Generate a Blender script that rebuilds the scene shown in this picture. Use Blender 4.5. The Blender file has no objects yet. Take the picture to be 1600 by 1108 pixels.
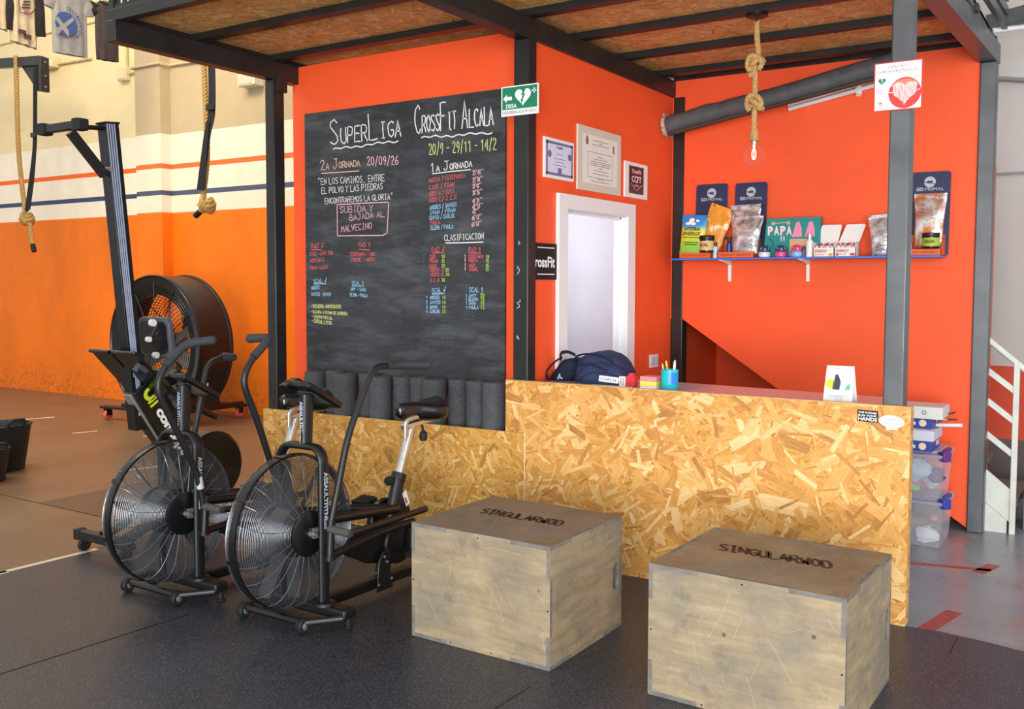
import bpy, bmesh, math, random
from mathutils import Vector, Matrix, noise as mnoise
R = math.radians
PI = math.pi
SC = bpy.context.scene
COL = SC.collection
random.seed(11)

# ------------------------------------------------------------------ camera, light, exposure
def rot_cam(yaw, pit, rol):
    cy, sy = math.cos(yaw), math.sin(yaw)
    fwd = Vector((sy*math.cos(pit), cy*math.cos(pit), math.sin(pit)))
    r = Vector((cy, -sy, 0.0)); u = r.cross(fwd)
    r2 = r*math.cos(rol) + u*math.sin(rol); u2 = u*math.cos(rol) - r*math.sin(rol)
    return Matrix((r2, u2, -fwd)).transposed()
cam_d = bpy.data.cameras.new('camera'); cam = bpy.data.objects.new('camera', cam_d); COL.objects.link(cam)
cam.matrix_world = Matrix.Translation((0, 0, 1.62)) @ rot_cam(-.574, -.057, .003).to_4x4()
cam_d.sensor_width = 36.0; cam_d.lens = 36.0*1495.0/1600.0
cam_d.shift_y = (528.6-554.0)/1600.0
cam_d.clip_start = .05; cam_d.clip_end = 200
SC.camera = cam

SC.view_settings.view_transform = 'Standard'; SC.view_settings.look = 'None'
SC.view_settings.gamma = 1.0; SC.view_settings.use_curve_mapping = False
SC.view_settings.exposure = 0.0

world = bpy.data.worlds.new('gym_daylight'); SC.world = world; world.use_nodes = True
bg = world.node_tree.nodes['Background']
bg.inputs[0].default_value = (1.0, .985, .96, 1); bg.inputs[1].default_value = 0.85

def area(name, loc, target, size, size_y, power, color):
    d = bpy.data.lights.new(name, 'AREA'); d.shape = 'RECTANGLE'; d.size = size; d.size_y = size_y
    d.energy = power; d.color = color
    o = bpy.data.objects.new(name, d); COL.objects.link(o); o.location = loc
    o.rotation_euler = (Vector(target)-Vector(loc)).to_track_quat('-Z', 'Y').to_euler()
    return o
area('shutter_door_daylight', (2.2, -5.0, 1.9), (-2.2, 5, 1.6), 6.5, 3.6, 900, (.95, .975, 1.0))
area('gym_ceiling_lamp', (-8.8, 4.2, 6.6), (-11.0, 8.0, 2.0), 4.0, 2.0, 390, (1.0, .82, .54))
area('ceiling_fill', (1.5, -4.6, .08), (-2.8, 5, 3.1), 6.0, 2.5, 500, (1.0, .96, .9))  # added low fill that brightens the mezzanine ceiling, no real source behind it
area('rear_wall_fill', (4.5, 3.5, 2.4), (-1.5, 6.6, 1.5), 2.5, 2.5, 45, (.84, .92, 1.0))  # cool fill added from the right for the rear wall, no known window
area('storeroom_lamp', (-4.0, 6.0, 2.7), (-4.0, 6.0, 0), .8, .8, 17, (.82, .91, 1.0))

# ------------------------------------------------------------------ materials
def lin(h):
    h = h.lstrip('#'); c = [int(h[i:i+2], 16)/255 for i in (0, 2, 4)]
    return tuple(x/12.92 if x <= .04045 else ((x+.055)/1.055)**2.4 for x in c) + (1.0,)
MATS = {}
class NT:
    def __init__(s, m):
        s.m = m; s.t = m.node_tree; s.b = s.t.nodes['Principled BSDF']
    def n(s, typ, **kw):
        o = s.t.nodes.new(typ)
        for k, v in kw.items(): setattr(o, k, v)
        return o
    def l(s, a, b): s.t.links.new(a, b)
    def val(s, sock, v):
        if hasattr(v, 'is_output'): s.l(v, sock)
        else: sock.default_value = v
    def math(s, op, a, b=0.0, c=None):
        o = s.n('ShaderNodeMath', operation=op); s.val(o.inputs[0], a); s.val(o.inputs[1], b)
        if c is not None: s.val(o.inputs[2], c)
        return o.outputs[0]
    def vmath(s, op, a, b):
        o = s.n('ShaderNodeVectorMath', operation=op); s.val(o.inputs[0], a); s.val(o.inputs[1], b); return o.outputs[0]
    def mix(s, fac, a, b, blend='MIX'):
        o = s.n('ShaderNodeMix', data_type='RGBA', blend_type=blend)
        s.val(o.inputs[0], fac); s.val(o.inputs[6], a); s.val(o.inputs[7], b); return o.outputs[2]
    def coord(s): return s.n('ShaderNodeTexCoord').outputs['Object']
    def mapv(s, v, scale=(1, 1, 1), rot=(0, 0, 0), loc=(0, 0, 0)):
        o = s.n('ShaderNodeMapping'); s.l(v, o.inputs[0]); o.inputs[1].default_value = loc
        o.inputs[2].default_value = rot; o.inputs[3].default_value = scale; return o.outputs[0]
    def noise(s, v, scale, detail=4, rough=.55):
        o = s.n('ShaderNodeTexNoise'); s.l(v, o.inputs['Vector']); o.inputs['Scale'].default_value = scale
        o.inputs['Detail'].default_value = detail; o.inputs['Roughness'].default_value = rough; return o.outputs['Fac']
    def ramp(s, f, stops, interp='LINEAR'):
        o = s.n('ShaderNodeValToRGB'); cr = o.color_ramp; cr.interpolation = interp
        while len(cr.elements) < len(stops): cr.elements.new(.5)
        for e, (p, c) in zip(cr.elements, stops):
            e.position = p; e.color = c if len(c) == 4 else tuple(c)+(1,)
        s.l(f, o.inputs[0]); return o.outputs[0]
    def bump(s, h, strength=.2, dist=.01):
        o = s.n('ShaderNodeBump'); o.inputs['Strength'].default_value = strength; o.inputs['Distance'].default_value = dist
        s.l(h, o.inputs['Height']); s.l(o.outputs[0], s.b.inputs['Normal'])
    def color(s, c): s.val(s.b.inputs['Base Color'], c)
def new_mat(name, rough=.5, metal=0.0, spec=.5):
    m = bpy.data.materials.new(name); m.use_nodes = True
    b = m.node_tree.nodes['Principled BSDF']
    b.inputs['Roughness'].default_value = rough; b.inputs['Metallic'].default_value = metal
    b.inputs['Specular IOR Level'].default_value = spec
    MATS[name] = m
    return NT(m)
def M(name, hexc='808080', rough=.5, metal=0.0, spec=.5, var=.08, vs=6.0, bump=0.0, bs=60.0):
    """plain procedural surface: a colour with a slight uneven tone and optional grain"""
    if name in MATS: return MATS[name]
    k = new_mat(name, rough, metal, spec); c = lin(hexc); v = k.coord()
    f = k.noise(v, vs, 5)
    lo = tuple(x*(1-var) for x in c[:3])+(1,); hi = tuple(min(1, x*(1+var)) for x in c[:3])+(1,)
    k.color(k.ramp(f, [(.3, lo), (.7, hi)]))
    if bump: k.bump(k.noise(v, bs, 3), bump, .004)
    return k.m

def osb(name, ax, pal, flake=1.0, rough=.55, layers=7):
    """oriented strand board: layered random wood flakes on the plane given by ax"""
    k = new_mat(name, rough, 0, .35); v = k.coord()
    sep = k.n('ShaderNodeSeparateXYZ'); k.l(v, sep.inputs[0])
    com = k.n('ShaderNodeCombineXYZ'); k.l(sep.outputs['XYZ'.index(ax[0])], com.inputs[0]); k.l(sep.outputs['XYZ'.index(ax[1])], com.inputs[1])
    p0 = com.outputs[0]
    nz = k.n('ShaderNodeTexNoise'); nz.inputs['Scale'].default_value = 45/flake; k.l(p0, nz.inputs['Vector'])
    jit = k.vmath('SCALE', k.vmath('SUBTRACT', nz.outputs['Color'], (.5, .5, .5)), (0, 0, 0)); jit.node.inputs['Scale'].default_value = .005*flake
    p = k.vmath('ADD', p0, jit)
    base = k.ramp(k.noise(k.mapv(p, (9/flake, 40/flake, 1)), 1.0, 3), [(.3, lin(pal[1])), (.5, lin(pal[2])), (.7, lin(pal[3]))])
    hgt = None
    for i in range(layers):
        q = k.vmath('ADD', p, (3.37*i, 1.91*i, 0))
        f = flake*(.62, .8, 1.0, 1.25, 1.55, .75, 1.3, 1.8, 1.0)[i % 9]
        vo = k.n('ShaderNodeTexVoronoi', voronoi_dimensions='2D'); vo.inputs['Scale'].default_value = 11.5/f
        k.l(q, vo.inputs['Vector'])
        d = k.vmath('SUBTRACT', q, vo.outputs['Position'])
        sd = k.n('ShaderNodeSeparateXYZ'); k.l(d, sd.inputs[0])
        sc = k.n('ShaderNodeSeparateColor'); k.l(vo.outputs['Color'], sc.inputs[0])
        ang = k.math('MULTIPLY', k.math('SUBTRACT', sc.outputs[0], .5), 2.9)
        ca, sa = k.math('COSINE', ang), k.math('SINE', ang)
        u = k.math('ADD', k.math('MULTIPLY', sd.outputs[0], ca), k.math('MULTIPLY', sd.outputs[1], sa))
        w = k.math('SUBTRACT', k.math('MULTIPLY', sd.outputs[1], ca), k.math('MULTIPLY', sd.outputs[0], sa))
        mu = k.math('LESS_THAN', k.math('ABSOLUTE', u), .062*f)
        mw = k.math('LESS_THAN', k.math('ABSOLUTE', w), k.math('MULTIPLY_ADD', k.math('MULTIPLY', sc.outputs[1], sc.outputs[1]), .017*f, .0035*f))
        m = k.math('MULTIPLY', mu, mw)
        c = k.ramp(sc.outputs[2], [(0, lin(pal[0])), (.14, lin(pal[1])), (.42, lin(pal[2])), (.72, lin(pal[3])), (1, lin(pal[4]))])
        cg = k.n('ShaderNodeCombineXYZ'); k.l(k.math('MULTIPLY', u, 14.0), cg.inputs[0]); k.l(k.math('MULTIPLY', w, 190.0), cg.inputs[1]); k.l(k.math('MULTIPLY', sc.outputs[2], 40.0), cg.inputs[2])
        gr = k.noise(cg.outputs[0], 1.0, 2)
        c = k.mix(.38, c, k.ramp(gr, [(.3, lin(pal[1])), (.55, lin(pal[3])), (.75, lin(pal[4]))]))
        base = k.mix(m, base, c)
        hgt = sc.outputs[2] if hgt is None else k.math('MULTIPLY_ADD', m, k.math('SUBTRACT', sc.outputs[2], hgt), hgt)
    k.color(base); k.bump(hgt, .25, .002)
    return k.m

def plywood(name, base, dark, light, seed=0.0):
    k = new_mat(name, .62, 0, .3); v = k.mapv(k.coord(), loc=(seed, seed*.7, seed*1.3))
    g = k.noise(k.mapv(v, (1.3, 1.3, 9)), 3, 6, .65)
    c = k.ramp(g, [(.2, lin(dark)), (.5, lin(base)), (.8, lin(light))])
    st = k.noise(v, 2.6, 6, .65)
    c = k.mix(k.ramp(st, [(.40, (0, 0, 0)), (.66, (.85, .85, .85))]), c, lin('7c766c'))
    st2 = k.noise(k.mapv(v, loc=(4, 2, 1)), 7, 5, .7)
    c = k.mix(k.ramp(st2, [(.54, (0, 0, 0)), (.76, (.7, .7, .7))]), c, lin('645e56'))
    for i, (rx, ry) in enumerate(((.5, .9), (-.7, .3), (1.2, -.4))):
        wv = k.noise(k.mapv(v, (90, 5, 90), (rx, ry, .4*i), (i*3, i, 0)), 1.0, 2)
        c = k.mix(k.ramp(wv, [(.70, (0, 0, 0)), (.75, (.5, .5, .5))]), c, lin(light))
    vo = k.n('ShaderNodeTexVoronoi'); vo.inputs['Scale'].default_value = 5; k.l(v, vo.inputs['Vector'])
    c = k.mix(k.ramp(vo.outputs['Distance'], [(.03, (.8, .8, .8)), (.055, (0, 0, 0))]), c, lin('4a4038'))
    k.color(c); k.bump(g, .1, .002)
    return k.m

def speckled_rubber(name, base, spk, tint, rough):
    k = new_mat(name, rough, 0, .5); v = k.coord()
    vo = k.n('ShaderNodeTexVoronoi'); vo.inputs['Scale'].default_value = 210; k.l(v, vo.inputs['Vector'])
    f = k.ramp(vo.outputs['Distance'], [(.16, (1, 1, 1)), (.38, (0, 0, 0))])
    sc = k.n('ShaderNodeSeparateColor'); k.l(vo.outputs['Color'], sc.inputs[0])
    f = k.math('MULTIPLY', f, k.math('GREATER_THAN', sc.outputs[0], .5))
    big = k.noise(v, 1.3, 5, .6)
    b = k.ramp(big, [(.3, lin(base)), (.7, lin(tint))])
    k.color(k.mix(k.math('MULTIPLY', f, .55), b, lin(spk)))
    k.val(k.b.inputs['Roughness'], k.math('MULTIPLY_ADD', big, .16, rough-.08))
    k.bump(k.noise(v, 220, 2), .25, .002)
    return k.m

def emit(name, hexc, strength):
    k = new_mat(name); k.b.inputs['Emission Color'].default_value = lin(hexc); k.b.inputs['Emission Strength'].default_value = strength
    k.color(lin(hexc)); return k.m
def clear(name, hexc, body, rough=.12):
    """thin see-through glass or plastic: mostly passes light, keeps some body colour and a glossy skin"""
    k = new_mat(name, rough); k.color(lin(hexc))
    tr = k.n('ShaderNodeBsdfTransparent'); ms = k.n('ShaderNodeMixShader')
    lw = k.n('ShaderNodeLayerWeight'); lw.inputs[0].default_value = .35
    k.l(k.math('MULTIPLY_ADD', lw.outputs['Facing'], .28, body), ms.inputs[0])
    k.l(tr.outputs[0], ms.inputs[1]); k.l(k.b.outputs[0], ms.inputs[2])
    k.l(ms.outputs[0], k.t.nodes['Material Output'].inputs[0])
    return k.m

STEEL = M('dark_steel', '2e2e2e', .38, .35, .5, .22, 5, .05, 30)
STEEL_GREY = M('grey_steel', '5e6163', .36, .4, .5, .2, 6, .05, 30)
BLACK = M('black_paint', '0f1012', .32, 0, .5, .15)
SATIN = M('satin_black', '141518', .42, 0, .5, .15)
BLKRUB = M('black_rubber', '18191a', .62, 0, .4, .2, 20, .1, 80)
GRIP = M('foam_grip', '35373a', .7, 0, .3, .12, 30, .2, 150)
CHROME = M('brushed_metal', 'c9c7c2', .25, .9, .5, .1, 20)
ALU = M('aluminium', 'b4b8bd', .32, .85, .5, .08, 10)
WHITE = M('white_paint', 'eceae6', .45, 0, .5, .03)
PAPER = M('paper_white', 'f0efee', .6, 0, .3, .03)
INK = M('print_black', '1c1c1e', .6, 0, .3, .05)
GREYINK = M('print_grey', '6d6f74', .6, 0, .3, .05)
WHITEINK = M('print_white', 'f2f2f2', .6, 0, .3, .02)

# ------------------------------------------------------------------ mesh building
ORIG = {}
class MB:
    def __init__(s): s.v = []; s.f = []; s.mi = []
    def add(s, vs, fs, m=0):
        b = len(s.v); s.v += [tuple(x) for x in vs]
        for f in fs: s.f.append([i+b for i in f]); s.mi.append(m)
        return s
    def obox(s, c, a, b, d, m=0):
        c, a, b, d = map(Vector, (c, a, b, d))
        vs = [c+a*i+b*j+d*k for i in (-1, 1) for j in (-1, 1) for k in (-1, 1)]
        return s.add(vs, [(0, 1, 3, 2), (4, 6, 7, 5), (0, 4, 5, 1), (2, 3, 7, 6), (0, 2, 6, 4), (1, 5, 7, 3)], m)
    def box(s, x0, x1, y0, y1, z0, z1, m=0):
        return s.obox(((x0+x1)/2, (y0+y1)/2, (z0+z1)/2), ((x1-x0)/2, 0, 0), (0, (y1-y0)/2, 0), (0, 0, (z1-z0)/2), m)
    def bar(s, p0, p1, w, h, up=(0, 0, 1), m=0):
        p0, p1 = Vector(p0), Vector(p1); d = (p1-p0); L = d.length; d.normalize()
        side = d.cross(Vector(up)).normalized(); u = side.cross(d).normalized()
        return s.obox((p0+p1)/2, d*L/2, side*w/2, u*h/2, m)
    def tube(s, pts, r, n=10, closed=False, m=0, flat=1.0, up=None, caps=True):
        pts = [Vector(p) for p in pts]; N = len(pts)
        rs = r if isinstance(r, (list, tuple)) else [r]*N
        T = []
        for i in range(N):
            a = pts[(i-1) % N] if (closed or i > 0) else pts[i]
            b = pts[(i+1) % N] if (closed or i < N-1) else pts[i]
            T.append((b-a).normalized())
        if up is None:
            t = T[0]; up0 = Vector((0, 0, 1)) if abs(t.z) < .9 else Vector((1, 0, 0))
            nrm = (up0 - t*up0.dot(t)).normalized()
        else: nrm = None
        vs = []; prev = T[0]
        for i in range(N):
            if up is not None:
                u0 = Vector(up); nn = (u0 - T[i]*u0.dot(T[i])).normalized()
            else:
                ax = prev.cross(T[i])
                if ax.length > 1e-7:
                    nrm = Matrix.Rotation(prev.angle(T[i]), 3, ax.normalized()) @ nrm
                nrm = (nrm - T[i]*nrm.dot(T[i])).normalized(); nn = nrm
            bb = T[i].cross(nn)
            for j in range(n):
                a = 2*PI*j/n
                vs.append(pts[i] + nn*math.cos(a)*rs[i] + bb*math.sin(a)*rs[i]*flat)
            prev = T[i]
        fs = []
        for i in range(N if closed else N-1):
            for j in range(n):
                a = i*n+j; b = i*n+(j+1) % n; c = ((i+1) % N)*n+(j+1) % n; d = ((i+1) % N)*n+j
                fs.append((a, b, c, d))
        if caps and not closed:
            fs.append(tuple(range(n-1, -1, -1))); fs.append(tuple(range((N-1)*n, N*n)))
        return s.add(vs, fs, m)
    def cyl(s, p0, p1, r, n=20, m=0): return s.tube([p0, p1], r, n, m=m)
    def lathe(s, prof, c, axis=(0, 0, 1), n=32, m=0, ref=None, sx=1.0, caps=True):
        c = Vector(c); ax = Vector(axis).normalized()
        rf = Vector(ref) if ref else (Vector((1, 0, 0)) if abs(ax.x) < .9 else Vector((0, 1, 0)))
        a = (rf-ax*rf.dot(ax)).normalized(); b = ax.cross(a)
        vs = []; fs = []; K = len(prof)
        for r, z in prof:
            for j in range(n):
                t = 2*PI*j/n; vs.append(c + ax*z + a*math.cos(t)*r + b*math.sin(t)*r*sx)
        for i in range(K-1):
            for j in range(n): fs.append((i*n+j, i*n+(j+1) % n, (i+1)*n+(j+1) % n, (i+1)*n+j))
        loop = prof[0] == prof[-1]
        if not caps: loop = True
        if prof[0][0] > 1e-6 and not loop: fs.append(tuple(range(n-1, -1, -1)))
        if prof[-1][0] > 1e-6 and not loop: fs.append(tuple(range((K-1)*n, K*n)))
        return s.add(vs, fs, m)
    def ring(s, c, axis, rad, r, n=64, k=6, m=0):
        c = Vector(c); ax = Vector(axis).normalized(); rf = Vector((0, 0, 1)) if abs(ax.z) < .9 else Vector((1, 0, 0))
        a = rf; b = ax.cross(a)
        return s.tube([c + a*math.cos(2*PI*i/n)*rad + b*math.sin(2*PI*i/n)*rad for i in range(n)], r, k, True, m)
    def prism(s, poly, o, u, v, w, m=0, mside=None):
        """polygon in the (u,v) frame at o, extruded by the vector w"""
        o, u, v, w = map(Vector, (o, u, v, w)); n = len(poly)
        A = [o+u*p[0]+v*p[1] for p in poly]; B = [q+w for q in A]
        s.add(A+B, [tuple(range(n-1, -1, -1)), tuple(range(n, 2*n))], m)
        b = len(s.v)-2*n
        for i in range(n):
            j = (i+1) % n; s.f.append([b+i, b+j, b+n+j, b+n+i]); s.mi.append(m if mside is None else mside)
        return s
    def ball(s, c, r, n=16, m=0, sq=(1, 1, 1)):
        c = Vector(c); vs = []; fs = []; h = n//2
        for i in range(h+1):
            t = PI*i/h
            for j in range(n):
                a = 2*PI*j/n; vs.append(c+Vector((math.sin(t)*math.cos(a)*r*sq[0], math.sin(t)*math.sin(a)*r*sq[1], math.cos(t)*r*sq[2])))
        for i in range(h):
            for j in range(n): fs.append((i*n+j, (i+1)*n+j, (i+1)*n+(j+1) % n, i*n+(j+1) % n))
        return s.add(vs, fs, m)
    def loft(s, rings, m=0, capa=True, capb=True, closed=True):
        n = len(rings[0]); vs = [p for r in rings for p in r]; fs = []
        for i in range(len(rings)-1):
            for j in range(n if closed else n-1): fs.append((i*n+j, i*n+(j+1) % n, (i+1)*n+(j+1) % n, (i+1)*n+j))
        if capa: fs.append(tuple(range(n-1, -1, -1)))
        if capb: fs.append(tuple(range((len(rings)-1)*n, len(rings)*n)))
        return s.add(vs, fs, m)
    def build(s, name, mats, parent=None, smooth=30, bevel=0.0, seg=2, loc=None, kind=None, label=None):
        if not isinstance(mats, (list, tuple)): mats = [mats]
        base = Vector(ORIG[parent.name]) if parent is not None else Vector(loc or (0, 0, 0))
        me = bpy.data.meshes.new(name)
        me.from_pydata([tuple(Vector(p)-base) for p in s.v], [], s.f)
        for mm in mats: me.materials.append(mm)
        me.polygons.foreach_set('material_index', s.mi)
        bm = bmesh.new(); bm.from_mesh(me)
        bmesh.ops.remove_doubles(bm, verts=bm.verts, dist=1e-6)
        bmesh.ops.recalc_face_normals(bm, faces=bm.faces); bm.to_mesh(me); bm.free()
        if smooth:
            me.polygons.foreach_set('use_smooth', [True]*len(me.polygons)); me.set_sharp_from_angle(angle=R(smooth))
        me.update()
        o = bpy.data.objects.new(name, me); COL.objects.link(o)
        ORIG[o.name] = tuple(base)
        if parent is not None: o.parent = parent
        else: o.location = base
        if bevel:
            b = o.modifiers.new('edge', 'BEVEL'); b.width = bevel; b.segments = seg; b.limit_method = 'ANGLE'; b.angle_limit = R(40)
        if kind: o['kind'] = kind
        if label: o['label'] = label
        return o
def thing(name, label, cat, loc=(0, 0, 0), group=None):
    o = bpy.data.objects.new(name, None); COL.objects.link(o); o.location = loc; o.empty_display_size = .05
    ORIG[o.name] = tuple(loc); o['label'] = label; o['category'] = cat
    if group: o['group'] = group
    return o
def tag(o, label, cat, group=None):
    o['label'] = label; o['category'] = cat
    if group: o['group'] = group
    return o
def struct(mb, name, mats, **kw): return mb.build(name, mats, None, kind='structure', **kw)

def txt_mesh(s, shear=0.0, bold=0.0):
    cu = bpy.data.curves.new('lettering', 'FONT'); cu.body = s; cu.shear = shear; cu.offset = bold; cu.resolution_u = 3
    ob = bpy.data.objects.new('lettering', cu); COL.objects.link(ob)
    dg = bpy.context.evaluated_depsgraph_get(); dg.update()
    me = bpy.data.meshes.new_from_object(ob.evaluated_get(dg))
    vs = [v.co.copy() for v in me.vertices]; fs = [tuple(p.vertices) for p in me.polygons]
    bpy.data.objects.remove(ob); bpy.data.curves.remove(cu); bpy.data.meshes.remove(me)
    return vs, fs
def put_txt(mb, s, o, u, v, h, w=None, shear=0.0, bold=0.0, m=0, center=False):
    """printed lettering: lower-left corner o, writing direction u, up v, capital height h, optional total width w"""
    vs, fs = txt_mesh(s, shear, bold)
    if not vs: return mb
    x0 = min(p.x for p in vs); x1 = max(p.x for p in vs); y1 = max(p.y for p in vs if True); y0 = 0.0
    sy = h/.7; sx = sy if w is None else w/(x1-x0)
    o, u, v = Vector(o), Vector(u).normalized(), Vector(v).normalized()
    off = -x0 - ((x1-x0)/2 if center else 0)
    return mb.add([o+u*(p.x+off)*sx+v*p.y*sy for p in vs], fs, m)
def rect(mb, o, u, v, w, h, m=0):
    o, u, v = Vector(o), Vector(u).normalized(), Vector(v).normalized()
    return mb.add([o, o+u*w, o+u*w+v*h, o+v*h], [(0, 1, 2, 3)], m)
def poly(mb, pts, o, u, v, m=0):
    o, u, v = Vector(o), Vector(u), Vector(v)
    return mb.add([o+u*a+v*b for a, b in pts], [tuple(range(len(pts)))], m)
def disc(r, n=32, cx=0, cy=0, a0=0, a1=2*PI): return [(cx+r*math.cos(a0+(a1-a0)*i/n), cy+r*math.sin(a0+(a1-a0)*i/n)) for i in range(n)]
def heart(s, n=40):
    out = []
    for i in range(n):
        t = 2*PI*i/n; x = 16*math.sin(t)**3; y = 13*math.cos(t)-5*math.cos(2*t)-2*math.cos(3*t)-math.cos(4*t); out.append((x*s/16, y*s/16))
    return out
def rrect(w, h, r, n=5, x0=0, y0=0):
    out = []
    for cx, cy, a in ((w-r, r, -90), (w-r, h-r, 0), (r, h-r, 90), (r, r, 180)):
        for i in range(n+1):
            t = R(a+90*i/n); out.append((x0+cx+r*math.cos(t), y0+cy+r*math.sin(t)))
    return out
def bez(pts, n=8):
    """smooth path through points (Catmull-Rom)"""
    P = [Vector(p) for p in pts]; P = [P[0]*2-P[1]]+P+[P[-1]*2-P[-2]]; out = []
    for i in range(1, len(P)-2):
        for k in range(n):
            t = k/n; a, b, c, d = P[i-1], P[i], P[i+1], P[i+2]
            out.append(.5*((2*b)+(c-a)*t+(2*a-5*b+4*c-d)*t*t+(3*b-a-3*c+d)*t**3))
    out.append(P[-2]); return out
def fillet(pts, rad, n=6):
    """polyline with rounded corners"""
    P = [Vector(p) for p in pts]; out = [P[0]]
    for i in range(1, len(P)-1):
        a = (P[i-1]-P[i]); b = (P[i+1]-P[i]); d = min(rad, a.length*.49, b.length*.49)
        A = P[i]+a.normalized()*d; B = P[i]+b.normalized()*d
        for k in range(n+1):
            t = k/n; out.append(A*(1-t)**2+P[i]*2*t*(1-t)+B*t*t)
    out.append(P[-1]); return out
def rope_mb(mb, path, r, pitch, m=0, n=7, strands=3):
    P = [Vector(p) for p in path]; L = [0]
    for a, b in zip(P, P[1:]): L.append(L[-1]+(b-a).length)
    step = pitch/9; N = max(4, int(L[-1]/step)); pts = []; j = 0
    for i in range(N+1):
        d = L[-1]*i/N
        while j < len(L)-2 and L[j+1] < d: j += 1
        t = (d-L[j])/max(1e-9, L[j+1]-L[j]); pts.append(P[j].lerp(P[j+1], t))
    fr = []; up = None
    for i in range(N+1):
        t = (pts[min(N, i+1)]-pts[max(0, i-1)]).normalized()
        if up is None: up = Vector((1, 0, 0)) if abs(t.x) < .8 else Vector((0, 1, 0))
        up = (up-t*up.dot(t)).normalized(); fr.append((up.copy(), t.cross(up)))
    for k in range(strands):
        mb.tube([pts[i]+(fr[i][0]*math.cos(2*PI*(i*step/pitch+k/strands))+fr[i][1]*math.sin(2*PI*(i*step/pitch+k/strands)))*r*.52 for i in range(N+1)], r*.56, n, m=m)
    return mb

# single-stroke hand lettering (chalk, stencils), on a 4 x 6 grid
G = {'A': ['0,0 2,6 4,0', '.7,2 3.3,2'], 'B': ['0,0 0,6 3,6 3.6,4.6 2.8,3.2 0,3.2', '2.8,3.2 4,1.8 3.2,0 0,0'], 'C': ['4,5.2 2.6,6 .8,5.2 0,3 .8,.8 2.6,0 4,.8'],
'D': ['0,0 0,6 2.4,6 4,4.4 4,1.6 2.4,0 0,0'], 'E': ['4,6 0,6 0,0 4,0', '0,3.1 3,3.1'], 'F': ['4,6 0,6 0,0', '0,3.1 3,3.1'], 'G': ['4,5.2 2.6,6 .8,5.2 0,3 .8,.8 2.6,0 4,1 4,2.7 2.4,2.7'],
'H': ['0,0 0,6', '4,0 4,6', '0,3 4,3'], 'I': ['2,0 2,6', '1,6 3,6', '1,0 3,0'], 'J': ['1,6 4,6', '3,6 3,1.2 2,0 .8,.2 0,1.4'], 'K': ['0,0 0,6', '4,6 0,2.6', '1.2,3.6 4,0'],
'L': ['0,6 0,0 4,0'], 'M': ['0,0 .3,6 2,2.4 3.7,6 4,0'], 'N': ['0,0 0,6 4,0 4,6'], 'O': ['2,6 .5,5 0,3 .5,1 2,0 3.5,1 4,3 3.5,5 2,6'], 'P': ['0,0 0,6 3,6 4,4.7 3,3 0,3'],
'R': ['0,0 0,6 3,6 4,4.7 3,3.2 0,3.2', '1.6,3.2 4,0'], 'S': ['3.8,5.2 2.4,6 .6,5.4 .3,4.2 3.6,2 3.8,.9 2.2,0 .2,.7'], 'T': ['0,6 4,6', '2,6 2,0'], 'U': ['0,6 0,1.4 1.4,0 2.8,0 4,1.4 4,6'],
'V': ['0,6 2,0 4,6'], 'W': ['0,6 .9,0 2,4 3.1,0 4,6'], 'X': ['0,6 4,0', '0,0 4,6'], 'Y': ['0,6 2,3 4,6', '2,3 1.6,0'], 'Z': ['0,6 4,6 0,0 4,0'], 'Q': ['2,6 .5,5 0,3 .5,1 2,0 3.5,1 4,3 3.5,5 2,6', '2.6,1.6 4,-.2'],
'0': ['2,6 .6,5 .2,3 .6,1 2,0 3.4,1 3.8,3 3.4,5 2,6'], '1': ['.8,4.6 2.2,6 2.2,0'], '2': ['.2,4.8 1.4,6 3,5.8 3.6,4.4 .2,0 4,0'], '3': ['.4,5.6 2,6 3.6,4.8 1.8,3.2 3.8,1.6 2.2,0 .2,.6'],
'4': ['3,0 3,6 0,2 4,2'], '5': ['3.8,6 .6,6 .4,3.4 2.4,3.8 3.8,2 2.4,0 .2,.6'], '6': ['3.4,6 1,4 .2,1.8 1.6,0 3.4,.8 3.6,2.4 1.8,3.2 .4,2'], '7': ['0,6 4,6 1.4,0'],
'8': ['2,3.2 .6,4.6 2,6 3.4,4.6 2,3.2 .2,1.4 2,0 3.8,1.4 2,3.2'], '9': ['3.4,3.6 1.6,2.8 .4,4.4 2,6 3.6,5 3.4,2.4 2.2,0'], '/': ['.4,-.6 3.6,6.6'], '-': ['.6,3 3.4,3'], '.': ['1.8,0 2.2,.3'], ',': ['2,.4 1.6,-1'],
"'": ['2,6.4 1.8,4.8'], '"': ['1.2,6.6 1,5.2', '2.6,6.6 2.4,5.2'], '%': ['1.6,0 .4,1.4 1.6,3 3,1.6 1.6,0', '2.6,2.6 4.4,6.4', '3,6.2 4.4,6.4 4.6,4.8'], '&': ['2,2.6 .8,4.4 2,6 3.2,4.4 2,2.6', '2,2.6 2,-1', '.8,.8 3.2,.8'], ' ': []}
def strokes(s):
    """list of polylines for a string, lower case drawn as small capitals; unit = capital height; returns strokes, total width"""
    out = []; x = 0.0
    for ch in s:
        if ch == ' ': x += .42; continue
        k = .62 if ch.islower() else 1.0
        for st in G.get(ch.upper(), []):
            out.append([(x+float(p.split(',')[0])/6*k*.82, float(p.split(',')[1])/6*k) for p in st.split()])
        x += (4/6*.82+.17)*k
    return out, x-.14
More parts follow.
